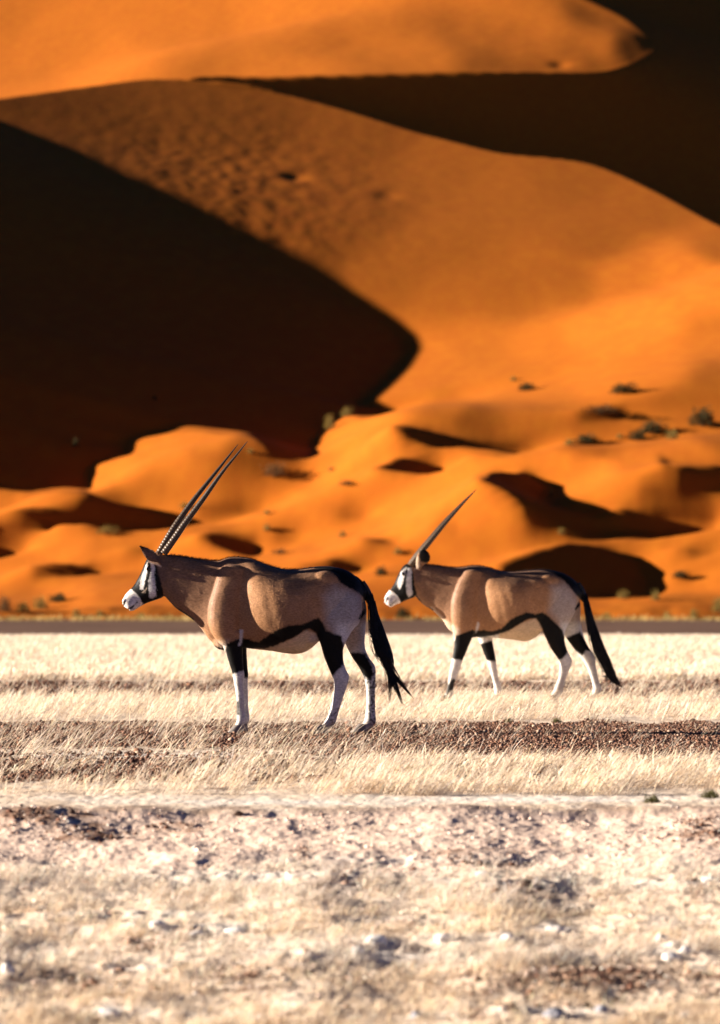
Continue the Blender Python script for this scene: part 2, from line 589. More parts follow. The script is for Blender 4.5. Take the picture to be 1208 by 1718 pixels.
def belt(d, x):
    """0 = cream grass litter, 1 = dark brown gravel, by distance with ragged edges"""
    w = 0.035 * d * fbm(x / (d * 0.012), d / (d * 0.05), 31, 3)
    e = d + w
    def band(a, b, s):
        return smooth01(e, a - s, a + s) * (1 - smooth01(e, b - s, b + s))
    g = band(122, 260, 3)
    g = np.maximum(g, band(41.5, 49.5, .8) * (0.72 + 0.28 * (x < 0)))
    g = np.maximum(g, band(25.6, 32.6, .45))
    left = 1 - smooth01(x, -0.7, 0.6)
    g = np.maximum(g, band(22.0, 25.2, .4) * (0.35 + 0.6 * left))
    g = np.maximum(g, band(18.75, 19.15, .1) * .7)  # thin shadow line under the lip, painted in the gravel colour
    # narrow pale strip inside the near gravel on the left
    g = g * (1 - 0.85 * left * band(26.0, 26.9, .15))
    return g


def ground_fields(x, d):
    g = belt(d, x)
    nr = d < 19.1
    f = np.where(nr, 0.0, 1.0)
    # pinkish crust, tan straw and white crust on the near bank
    vv = VH + F * (CAMH - ground_base(x, d)) / d
    uu = UC + F * x / d
    pink = nr * smooth01(vv, 1350, 1375) * (1 - smooth01(vv + 30 * perlin(uu / 200, vv / 80, 8), 1440, 1475))
    pink = np.maximum(pink, 0)
    dark = np.zeros_like(g)
    for (a, b, su, sv, am) in [(60, 1372, 70, 16, .9), (160, 1400, 60, 14, .8), (300, 1385, 60, 10, .5), (505, 1430, 18, 12, .7), (1180, 1400, 50, 22, .7),
                               (800, 1440, 90, 14, .45), (880, 1492, 60, 16, .7), (1180, 1490, 40, 18, .5), (40, 1525, 40, 12, .5), (160, 1540, 30, 12, .5), (240, 1590, 45, 14, .7),
                               (130, 1648, 130, 22, .6), (420, 1640, 120, 24, .55), (560, 1480, 120, 20, .25), (980, 1648, 200, 26, 1.0), (1080, 1660, 40, 30, .5), (1190, 1640, 60, 26, .8), (700, 1545, 60, 14, .35),
                               (960, 1520, 90, 12, .35), (600, 1640, 90, 20, .35), (820, 1700, 60, 14, .5), (560, 1700, 60, 8, .4)]:
        dark = np.maximum(dark, am * np.exp(-(((uu - a) / su) ** 2 + ((vv - b) / sv) ** 2)))
    dark = dark * nr
    white = np.zeros_like(g)
    for (a, b, su, sv, am) in [(300, 1560, 130, 8, 1), (390, 1562, 60, 7, 1), (640, 1588, 50, 9, 1), (740, 1578, 40, 7, .8), (850, 1575, 30, 8, 1), (180, 1697, 30, 10, 1),
                               (930, 1557, 30, 10, .9), (1120, 1595, 60, 12, .8), (1190, 1480, 30, 8, .6), (830, 1475, 60, 7, .6), (700, 1700, 40, 9, .7), (860, 1700, 40, 10, .7), (1000, 1705, 80, 9, .7),
                               (240, 1622, 90, 4, .8), (10, 1630, 30, 14, .8), (470, 1345, 260, 6, .7), (900, 1340, 320, 7, .9), (200, 1340, 150, 6, .5), (620, 1270, 30, 4, .4),
                               (250, 1266, 260, 5, .9), (780, 1240, 80, 5, .5), (350, 1474, 420, 13, .55), (1000, 1482, 330, 15, .55), (650, 1607, 480, 10, .5), (150, 1536, 260, 8, .45), (900, 1540, 300, 7, .35), (300, 1700, 380, 10, .4), (700, 1440, 300, 6, .3)]:
        white = np.maximum(white, am * np.exp(-(((uu - a) / su) ** 2 + ((vv - b) / sv) ** 2)))
    straw = nr * (1 - pink) * smooth01(vv, 1440, 1480)
    return g, pink, dark, white, straw, uu, vv


def ground_height(x, d, fields=None):
    if fields is None: fields = ground_fields(x, d)
    g, pink, dark, white, straw, uu, vv = fields
    z = ground_base(x, d)
    near = 1 - smooth01(d, 18.9, 19.3)
    mid = 1 - smooth01(d, 60, 90)
    r1 = 1 - np.abs(fbm(x * 7 + d * 1.2, d * 4.0 - x * 2, 41, 4)) * 2.2
    z = z + near * (0.034 * fbm(x * 1.8, d * 1.5, 51, 3) + 0.0075 * r1 * (0.18 + 0.9 * np.clip(dark + pink * .35, 0, 1)) + 0.0045 * fbm(x * 22, d * 16, 61, 3))
    z = z + near * 0.02 * np.clip(white, 0, 1) * (0.6 + perlin(x * 14, d * 9, 71))
    z = z + (1 - near) * mid * (0.012 * fbm(x * 1.5, d * 0.8, 81, 3) + 0.006 * fbm(x * 16, d * 10, 91, 3))
    return z


def ground():
    # fan sheet: dense inside the view, coarse to the sides and far away
    a = np.concatenate([np.linspace(-3.0, -0.16, 40)[:-1], np.linspace(-0.16, 0.16, 760), np.linspace(0.16, 3.0, 40)[1:]])
    d = np.concatenate([np.linspace(1.0, 13.0, 24)[:-1], 13.0 * (19.4 / 13.0) ** np.linspace(0, 1, 560)[:-1],
                        19.4 * (62 / 19.4) ** np.linspace(0, 1, 420)[:-1], 62 * (260 / 62.) ** np.linspace(0, 1, 120)[:-1],
                        np.linspace(260, 4000, 20)])
    A, D = np.meshgrid(a, d)
    X = A * D
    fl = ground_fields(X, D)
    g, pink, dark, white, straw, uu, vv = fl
    Z = ground_height(X, D, fl)
    Z = Z - np.where(D > 235, (D - 235) * 0.004, 0)
    n1 = fbm(X * 9, D * 5, 101, 4)[..., None]
    n2 = fbm(X * 5.5, D * 3.5, 111, 4)[..., None]
    cream = np.array([.88, .72, .57]); litter = np.array([.70, .53, .38]); gravel = np.array([.13, .068, .046]); gpale = np.array([.32, .20, .15])
    pinkc = np.array([.90, .67, .53]); strawc = np.array([.86, .69, .52]); darkc = np.array([.20, .10, .06]); whitec = np.array([.90, .81, .71])
    c = cream + (litter - cream) * np.clip(.45 + 1.3 * n2, 0, 1)
    gg = gravel + (gpale - gravel) * np.clip(.25 + 1.6 * n1, 0, 1)
    far = np.array([.15, .088, .062])
    gg = np.where((D > 100)[..., None], far * (1 + .5 * fbm(X / 4, D / 9, 121, 3)[..., None]), gg)
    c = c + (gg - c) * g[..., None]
    c = c + (pinkc * (1 + .22 * n1) - c) * (pink * .9)[..., None]
    sm = np.clip(straw[..., None] * (.55 + 1.2 * n2), 0, 1)
    c = c + (strawc - c) * sm
    k = np.clip(dark[..., None] * 1.15 + 1.6 * n1 * (dark[..., None] > .12), 0, 1)
    c = c + (darkc - c) * k * .85
    k = np.clip(white[..., None] * 1.1 + .8 * n1 * (white[..., None] > .2), 0, 1)
    c = c + (whitec - c) * k
    m = mat_attr('plain_soil', 0.95, 45, 0.22, 0.5, 0.01, spec=.05)
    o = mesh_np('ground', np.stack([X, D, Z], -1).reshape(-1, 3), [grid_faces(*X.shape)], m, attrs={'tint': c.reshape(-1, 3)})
    tag(o, 'dry plain of pale grass litter and brown gravel belts', 'ground', None, 'structure')
# ------------------------------------------------------------------ gemsbok
def catmull(P, n):
    P = np.asarray(P, float)
    Q = np.vstack([2 * P[0] - P[1], P, 2 * P[-1] - P[-2]])
    out = []
    for i in range(1, len(Q) - 2):
        for k in range(n):
            t = k / n
            a, b, c, d = Q[i - 1], Q[i], Q[i + 1], Q[i + 2]
            out.append(0.5 * ((2 * b) + (-a + c) * t + (2 * a - 5 * b + 4 * c - d) * t * t + (-a + 3 * b - 3 * c + d) * t ** 3))
    out.append(P[-1])
    return np.array(out)


class Frame:
    """photo pixels -> local metres for one animal"""
    def __init__(s, u0, v0, S): s.u0, s.v0, s.S = u0, v0, S
    def x(s, u): return (np.asarray(u, float) - s.u0) / s.S
    def z(s, v): return (s.v0 - np.asarray(v, float)) / s.S


def loft(fr, rows, n=26, sub=4, ex=2.2, egg=0.0, y=0.0):
    """rows: (u1,v1,u2,v2,halfwidth[,y]) two opposite silhouette points per ring"""
    R = np.array([[r[0], r[1], r[2], r[3], r[4], (r[5] if len(r) > 5 else y)] for r in rows], float)
    R = catmull(R, sub)
    p1 = np.stack([fr.x(R[:, 0]), fr.z(R[:, 1])], 1); p2 = np.stack([fr.x(R[:, 2]), fr.z(R[:, 3])], 1)
    c = (p1 + p2) / 2; a = (p1 - p2) / 2; w = R[:, 4]; yy = R[:, 5]
    # rounded caps
    def cap(i, j):
        d = c[i] - c[j]; d = d / (np.linalg.norm(d) + 1e-9)
        h = 0.45 * min(np.linalg.norm(a[i]), w[i])
        return [(c[i] + d * h * 0.6, a[i] * 0.78, w[i] * 0.78, yy[i]), (c[i] + d * h, a[i] * 0.35, w[i] * 0.35, yy[i])]
    rings = [(c[i], a[i], w[i], yy[i]) for i in range(len(c))]
    rings = cap(0, 1)[::-1] + rings + cap(len(c) - 1, len(c) - 2)
    th = np.linspace(0, 2 * math.pi, n, endpoint=False)
    ct, st = np.cos(th), np.sin(th)
    ec = np.sign(ct) * np.abs(ct) ** (2 / ex); es = np.sign(st) * np.abs(st) ** (2 / ex)
    V = []
    for (cc, aa, ww, y0) in rings:
        wv = ww * (1 - egg * ct)
        V.append(np.stack([cc[0] + aa[0] * ec, y0 + wv * es, cc[1] + aa[1] * ec], 1))
    V = np.concatenate(V)
    m = len(rings)
    F_ = []
    for i in range(m - 1):
        k = np.arange(n)
        F_.append(np.stack([i * n + k, i * n + (k + 1) % n, (i + 1) * n + (k + 1) % n, (i + 1) * n + k], 1))
    V = np.vstack([V, V[:n].mean(0), V[-n:].mean(0)])
    T = np.concatenate([np.stack([np.full(n, len(V) - 2), (np.arange(n) + 1) % n, np.arange(n)], 1),
                        np.stack([np.full(n, len(V) - 1), (m - 1) * n + np.arange(n), (m - 1) * n + (np.arange(n) + 1) % n], 1)])
    return V, np.concatenate(F_), T


def blob(cx, cy, cz, rx, ry, rz, rot=0.0, n=20, m=12):
    """ellipsoid, rot turns it in the xz plane"""
    th = np.linspace(0, 2 * math.pi, n, endpoint=False)
    V = []
    for i in range(1, m):
        ph = math.pi * i / m
        V.append(np.stack([math.sin(ph) * np.cos(th), math.sin(ph) * np.sin(th), np.full(n, math.cos(ph))], 1))
    V = np.concatenate(V + [np.array([[0, 0, 1.0], [0, 0, -1.0]])]) * [rx, ry, rz]
    c, s = math.cos(rot), math.sin(rot)
    V = np.stack([V[:, 0] * c + V[:, 2] * s, V[:, 1], -V[:, 0] * s + V[:, 2] * c], 1) + [cx, cy, cz]
    Q = []
    k = np.arange(n)
    for i in range(m - 2):
        Q.append(np.stack([i * n + k, (i + 1) * n + k, (i + 1) * n + (k + 1) % n, i * n + (k + 1) % n], 1))
    t = len(V) - 2
    T = np.concatenate([np.stack([np.full(n, t), k, (k + 1) % n], 1),
                        np.stack([np.full(n, t + 1), (m - 2) * n + (k + 1) % n, (m - 2) * n + k], 1)])
    return V, np.concatenate(Q), T


def fuse(pieces, voxel, smooth):
    V = []; Q = []; T = []; o = 0
    for v, q, t in pieces:
        V.append(v); Q.append(q + o); T.append(t + o); o += len(v)
    tmp = mesh_np('tmp', np.vstack(V), [np.vstack(Q), np.vstack(T)], [])
    bm = bmesh.new(); bm.from_mesh(tmp.data)
    bmesh.ops.recalc_face_normals(bm, faces=bm.faces); bm.to_mesh(tmp.data); bm.free()
    md = tmp.modifiers.new('r', 'REMESH'); md.mode = 'VOXEL'; md.voxel_size = voxel; md.adaptivity = 0
    sm = tmp.modifiers.new('s', 'SMOOTH'); sm.factor = 0.5; sm.iterations = smooth
    dg = bpy.context.evaluated_depsgraph_get()
    me = bpy.data.meshes.new_from_object(tmp.evaluated_get(dg))
    bpy.data.objects.remove(tmp)
    return me


def tube(path, rad, n=8, closed_tip=True):
    """path (k,3), rad (k,) -> verts, quads, tris"""
    path = np.asarray(path, float); k = len(path)
    tan = np.gradient(path, axis=0); tan /= np.linalg.norm(tan, axis=1)[:, None] + 1e-9
    ref = np.array([0.0, 1.0, 0.02])
    b = np.cross(tan, ref); b /= np.linalg.norm(b, axis=1)[:, None] + 1e-9
    c = np.cross(tan, b)
    th = np.linspace(0, 2 * math.pi, n, endpoint=False)
    V = (path[:, None] + (b[:, None] * np.cos(th)[None, :, None] + c[:, None] * np.sin(th)[None, :, None]) * np.asarray(rad)[:, None, None]).reshape(-1, 3)
    i = np.arange(k - 1)[:, None] * n; j = np.arange(n)[None]
    Q = np.stack([i + j, i + (j + 1) % n, i + n + (j + 1) % n, i + n + j], -1).reshape(-1, 4)
    V = np.vstack([V, path[0], path[-1]])
    j = np.arange(n)
    T = np.concatenate([np.stack([np.full(n, len(V) - 2), (j + 1) % n, j], 1), np.stack([np.full(n, len(V) - 1), (k - 1) * n + j, (k - 1) * n + (j + 1) % n], 1)])
    return V, Q, T


def join_np(parts):
    V = []; Q = []; T = []; o = 0
    for v, q, t in parts:
        V.append(v); Q.append(q + o); T.append(t + o); o += len(v)
    return np.vstack(V), np.vstack(Q), np.vstack(T)


def fur_mat():
    m, nt, b = new_mat('short_coat')
    c0 = attr(nt, 'tint')
    v = mapping(nt, (0.35, 1, 1), (0, math.radians(25), 0))
    n1 = noise(nt, v, 130, 5, 0.65)
    v2 = mapping(nt)
    n2 = noise(nt, v2, 14, 3)
    dk = mixc(nt, 1.0, c0, (.68, .66, .64), 'MULTIPLY')
    lt = mixc(nt, 1.0, c0, (1.20, 1.18, 1.16), 'MULTIPLY')
    c = mixc(nt, ramp(nt, n1, 0.32, 0.68), dk, lt)
    c = mixc(nt, ramp(nt, n2, 0.3, 0.8), c, mixc(nt, 1.0, c, (.86, .83, .80), 'MULTIPLY'))
    nt.links.new(c, b.inputs['Base Color'])
    b.inputs['Roughness'].default_value = 0.5
    b.inputs['Specular IOR Level'].default_value = 0.12
    b.inputs['Sheen Weight'].default_value = 0.02
    b.inputs['Sheen Roughness'].default_value = 0.4
    bump(nt, b, n1, 0.35, 0.003)
    return m


def plain_mat(name, col, rough=0.6, nscale=80, amp=0.4, spec=0.3, bst=0.3):
    m, nt, b = new_mat(name)
    v = mapping(nt)
    n1 = noise(nt, v, nscale, 4)
    c = mixc(nt, n1, tuple(x * (1 - amp) for x in col), tuple(min(x * (1 + amp), 1) for x in col))
    nt.links.new(c, b.inputs['Base Color'])
    b.inputs['Roughness'].default_value = rough
    b.inputs['Specular IOR Level'].default_value = spec
    if bst: bump(nt, b, n1, bst, 0.002)
    return m


MATS = {}


def make_horn(root, fr, pts, y0, y1, r0, mat):
    P = catmull([(u, v) for (u, v) in pts], 40)
    n = len(P)
    L = np.concatenate([[0], np.cumsum(np.hypot(*np.diff(P, axis=0).T))]); t = L / L[-1]
    yy = y0 + (y1 - y0) * (t ** 1.1)
    path = np.stack([fr.x(P[:, 0]), yy, fr.z(P[:, 1])], 1)
    rad = r0 * (1 - t ** 1.7) ** 0.75 * (1 - 0.22 * t) + 0.0012
    ringf = np.clip(1.15 - 1.7 * t, 0, 1)
    ph = (t * L[-1] / fr.S) / 0.021
    saw = (ph % 1.0)
    rad = rad * (1 + 0.045 * ringf * (0.5 - saw) * 1.0 + 0.012 * ringf * np.sin(ph * 2 * math.pi))
    V, Q, T = tube(path, rad, 14)
    col = np.array([.060, .036, .018]) * (0.7 + 0.9 * (1 - np.repeat(t, 14))[:, None] ** 2)
    col = np.vstack([col, col[:1], col[-1:] * .5])
    return mesh_np('horn', V, [Q, T], mat, parent=root, attrs={'tint': col})


def make_hoof(root, fr, u, v, y, lean=0.0, size=1.0, mat=None):
    parts = []
    cx, cz = float(fr.x(u)), float(fr.z(v))
    for s in (-1, 1):
        rows = []
        n = 10
        th = np.linspace(0, 2 * math.pi, n, endpoint=False)
        V = []
        for (h, l, w, sh) in [(0.0, .054, .017, -.012), (.006, .055, .018, -.012), (.03, .040, .0165, .000), (.052, .028, .0145, .010), (.060, .018, .010, .014)]:
            X = cx + (sh + l * np.cos(th)) * size
            X = X - np.where(np.cos(th) < 0, 0.004 * size, 0)
            Y = y + s * 0.019 * size + w * np.sin(th) * size * np.where(np.cos(th) < 0, 0.82, 1)
            V.append(np.stack([X + lean * h, Y, np.full(n, cz + h * size)], 1))
        V = np.concatenate(V); k = np.arange(n)
        Q = np.concatenate([np.stack([i * n + k, i * n + (k + 1) % n, (i + 1) * n + (k + 1) % n, (i + 1) * n + k], 1) for i in range(4)])
        V = np.vstack([V, V[:n].mean(0), V[-n:].mean(0)])
        T = np.concatenate([np.stack([np.full(n, len(V) - 2), (k + 1) % n, k], 1), np.stack([np.full(n, len(V) - 1), 4 * n + k, 4 * n + (k + 1) % n], 1)])
        parts.append((V, Q, T))
    V, Q, T = join_np(parts)
    return mesh_np('hoof', V, [Q, T], mat, parent=root)


def make_tail(root, fr, core, tips, mat, seed):
    rng = np.random.default_rng(seed)
    P = catmull([(a, b, w) for (a, b, w) in core], 6)
    path = np.stack([fr.x(P[:, 0]), 0.012 * np.sin(np.linspace(0, 3, len(P))), fr.z(P[:, 1])], 1)
    parts = [tube(path, P[:, 2] / fr.S * 0.8, 8)]
    n = len(P)
    for k in range(380):
        i0 = int(rng.uniform(0.12, 0.93) ** .8 * n); i0 = min(i0, n - 3)
        tip = tips[rng.integers(len(tips))]
        r = P[i0, 2]
        st = np.array([P[i0, 0] + rng.uniform(-1, 1) * r, rng.uniform(-1, 1) * r / fr.S, P[i0, 1]])
        i1 = min(i0 + int(n * .45), n - 1)
        side = rng.uniform(-1.25, 1.25)
        mid = np.array([P[i1, 0] + side * P[i1, 2], rng.uniform(-1, 1) * P[i1, 2] / fr.S, P[i1, 1]])
        reach = rng.uniform(0.5, 1.2) if i0 > n * .4 else rng.uniform(0.0, 0.35)
        end = np.array([P[-1, 0] + (tip[0] - P[-1, 0]) * reach + side * 1.5, rng.uniform(-.03, .03), P[-1, 1] + (tip[1] - P[-1, 1]) * reach])
        if i0 < n * .4:
            j = min(i1 + int(n * .2), n - 1); end = np.array([P[j, 0] + side * P[j, 2] * 1.15, mid[1], P[j, 1]])
        C = catmull([st, mid * .98 + end * .02, end], 5)
        C = np.stack([fr.x(C[:, 0]), C[:, 1], fr.z(C[:, 2])], 1) if False else np.stack([fr.x(C[:, 0]), C[:, 1], fr.z(C[:, 2])], 1)
        rad = 0.0030 * (1 - np.linspace(0, 1, len(C)) ** 2 * 0.85)
        parts.append(tube(C, rad, 3))
    V, Q, T = join_np(parts)
    return mesh_np('tail', V, [Q, T], mat, parent=root)


def short_hair(root, name, me, mat, fr, length, count, rng, sel, lay, width=0.0022, colfn=None, liftf=0.35):
    """thin triangles rooted on the body surface"""
    nv = len(me.vertices)
    co = np.empty(nv * 3, np.float32); me.vertices.foreach_get('co', co); co = co.reshape(-1, 3)
    no = np.empty(nv * 3, np.float32); me.vertices.foreach_get('normal', no); no = no.reshape(-1, 3)
    idx = np.where(sel(co, no))[0]
    if len(idx) == 0: return None
    pick = idx[rng.integers(0, len(idx), count)]
    p = co[pick] + rng.normal(0, 0.0035, (count, 3)); nn = no[pick]
    p = p - nn * np.sum((p - co[pick]) * nn, 1)[:, None] - nn * 0.001
    d = np.asarray(lay(p)); d = d - nn * np.sum(d * nn, 1)[:, None]
    d /= np.linalg.norm(d, axis=1)[:, None] + 1e-6
    d = d + nn * liftf + rng.normal(0, 0.22, (count, 3)); d /= np.linalg.norm(d, axis=1)[:, None]
    side = np.cross(d, nn); side /= np.linalg.norm(side, axis=1)[:, None] + 1e-6
    L = length * rng.uniform(0.6, 1.2, (count, 1))
    V = np.stack([p - side * width / 2, p + side * width / 2, p + d * L], 1).reshape(-1, 3)
    T = np.arange(count * 3).reshape(-1, 3)
    col = colfn(pick) * rng.uniform(0.78, 1.22, (count, 1))
    return mesh_np(name, V, [T], mat, smooth=False, parent=root, attrs={'tint': np.repeat(col, 3, 0)})


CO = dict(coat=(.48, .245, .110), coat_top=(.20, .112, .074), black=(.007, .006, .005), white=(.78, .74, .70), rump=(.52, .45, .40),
          belly=(.62, .46, .30), dark=(.10, .062, .042), pale=(.60, .46, .34), leg=(.76, .73, .68), pink=(.30, .22, .20))


def paint(me, fr, spec):
    nv = len(me.vertices)
    co = np.empty(nv * 3, np.float32); me.vertices.foreach_get('co', co); co = co.reshape(-1, 3).astype(float)
    no = np.empty(nv * 3, np.float32); me.vertices.foreach_get('normal', no); no = no.reshape(-1, 3)
    k = 246.0 / fr.S                                 # to the size of the nearer animal's pixels
    u = co[:, 0] * fr.S + fr.u0; v = fr.v0 - co[:, 2] * fr.S
    y = co[:, 1]
    jit = 1.3 * fbm(co[:, 0] * 45, co[:, 2] * 45 + y * 30, 5, 3) / k * 1.6
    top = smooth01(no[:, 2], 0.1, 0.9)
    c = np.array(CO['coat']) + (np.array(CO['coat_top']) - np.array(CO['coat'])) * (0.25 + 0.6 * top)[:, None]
    big = fbm(co[:, 0] * 3, co[:, 2] * 4 + y, 9, 3)[:, None]
    c = c * (1 + 0.22 * big)
    for (key, poly, soft, amt, rule) in spec:
        sd = poly_sd(u, v, poly) + jit
        m = smooth01(sd, -soft, soft) * amt
        if rule == 'near': m = m * (y < 0.02)
        elif rule == 'far': m = m * (y > 0.0)
        elif rule == 'under': m = m * smooth01(-no[:, 2], 0.0, 0.45)
        elif rule == 'mid': m = m * (1 - smooth01(np.abs(y), 0.03, 0.055))
        elif rule == 'out': m = m * smooth01(np.abs(y), 0.03, 0.06)
        elif rule == 'speck': m = m * smooth01(fbm(co[:, 0] * 60, co[:, 2] * 60, 77, 3), -0.05, 0.12)
        elif rule == 'speckfar': m = m * (y > 0) * smooth01(fbm(co[:, 0] * 50, co[:, 2] * 50, 78, 3), -0.1, 0.1)
        c = c + (np.array(CO[key]) - c) * m[:, None]
    ca = me.color_attributes.new('tint', 'FLOAT_COLOR', 'POINT')
    buf = np.ones((nv, 4), np.float32); buf[:, :3] = np.clip(c, 0, 1)
    ca.data.foreach_set('color', buf.ravel())
    return c


def make_oryx(fr, loc, D, label):
    root = link(bpy.data.objects.new('gemsbok_antelope', None))
    root.location = loc
    tag(root, label, 'antelope', 'gemsbok antelopes on the grass plain')
    pcs = [loft(fr, D['trunk'], ex=2.25, n=36, egg=-0.06), loft(fr, D['neck'], ex=2.15, n=28, egg=0.06), loft(fr, D['head'], ex=2.4, n=26, egg=0.12)]
    for L in D['limbs']: pcs.append(loft(fr, L[0], y=L[1], ex=2.1, n=20))
    for (u, v, y, a, b_, c_, rot) in D['blobs']:
        pcs.append(blob(float(fr.x(u)), y, float(fr.z(v)), a, b_, c_, math.radians(rot)))
    me = fuse(pcs, 0.0062, 7)
    me.name = 'body'
    # nostril, mouth, eye socket and muscle grooves
    nv = len(me.vertices)
    co = np.empty(nv * 3, np.float32); me.vertices.foreach_get('co', co); co = co.reshape(-1, 3).astype(float)
    no = np.empty(nv * 3, np.float32); me.vertices.foreach_get('normal', no); no = no.reshape(-1, 3)
    u = co[:, 0] * fr.S + fr.u0; v = fr.v0 - co[:, 2] * fr.S
    disp = np.zeros(nv)
    for (poly, soft, depth) in D['dents']:
        disp -= depth * smooth01(poly_sd(u, v, poly), -soft, soft)
    disp += 0.0022 * fbm(co[:, 0] * 9, co[:, 2] * 9 + co[:, 1] * 7, 3, 3)
    kk = 246.0 / fr.S; q = (u - fr.u0) * kk                # ribs, hip and shoulder relief
    side_ = smooth01(np.abs(co[:, 1]), .12, .2)
    disp += side_ * 0.0008 * np.sin((q + 0.25 * (co[:, 2] - .8) * 246) / 3.6) * smooth01(q, -55, -30) * (1 - smooth01(q, 20, 45)) * smooth01(co[:, 2], .68, .76) * (1 - smooth01(co[:, 2], .98, 1.08))
    disp += side_ * 0.010 * np.exp(-(((q - 52) / 14) ** 2 + ((co[:, 2] - 1.07) / .035) ** 2))
    disp -= side_ * 0.014 * np.exp(-(((q - 38) / 13) ** 2 + ((co[:, 2] - .86) / .10) ** 2))
    disp -= side_ * 0.008 * np.exp(-(((q + 97) / 7) ** 2 + ((co[:, 2] - .80) / .10) ** 2))
    disp += 0.004 * fbm(co[:, 0] * 4.5, co[:, 2] * 4.5 + co[:, 1] * 3, 13, 2)
    co += no * disp[:, None]
    me.vertices.foreach_set('co', co.astype(np.float32).ravel()); me.update()
    me.polygons.foreach_set('use_smooth', np.ones(len(me.polygons), bool))
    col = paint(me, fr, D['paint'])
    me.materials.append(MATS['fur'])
    body = link(bpy.data.objects.new('body', me), root)
    for h in D['horns']: make_horn(root, fr, h[0], h[1], h[2], h[3], MATS['horn'])
    for h in D['hooves']: make_hoof(root, fr, *h, mat=MATS['hoof'])
    make_tail(root, fr, D['tail'][0], D['tail'][1], MATS['tail'], 5)
    for s in (-1, 1):
        eu, ev, ey = D['eye']
        V, Q, T = blob(float(fr.x(eu)), s * ey, float(fr.z(ev)), .0165, .013, .0165, 0, 16, 10)
        mesh_np('eye', V, [Q, T], MATS['eye'], parent=root)
    rng = np.random.default_rng(3)
    # crest of short dark hair along the neck and back
    m0, m1 = D['mane']
    def selm(c, n):
        uu = c[:, 0] * fr.S + fr.u0; vv = fr.v0 - c[:, 2] * fr.S
        return (uu > m0) & (uu < m1) & (np.abs(c[:, 1]) < 0.018) & (n[:, 2] > 0.4)
    short_hair(root, 'mane', me, MATS['furhair'], fr, 0.022, 2600, rng, selm, lambda p: np.tile([1.0, 0, 0.2], (len(p), 1)), 0.003,
               lambda i: col[i] * 0 + np.array([.055, .034, .024]), 0.9)
    def sela(c, n):
        vv = fr.v0 - c[:, 2] * fr.S; uu = c[:, 0] * fr.S + fr.u0
        return (c[:, 2] > 0.12) & ~((uu < D['muzzle'][0]) & (vv > D['muzzle'][1]))
    def lay(p):
        d = np.zeros_like(p); hi = smooth01(p[:, 2], 0.45, 0.7)
        d[:, 0] = 0.15 + 0.75 * hi; d[:, 2] = -1.0 + 0.35 * hi
        return d
    short_hair(root, 'coat_hair', me, MATS['furhair'], fr, 0.011, D.get('nhair', 150000), rng, sela, lay, 0.0020, lambda i: col[i], 0.13)
    return root


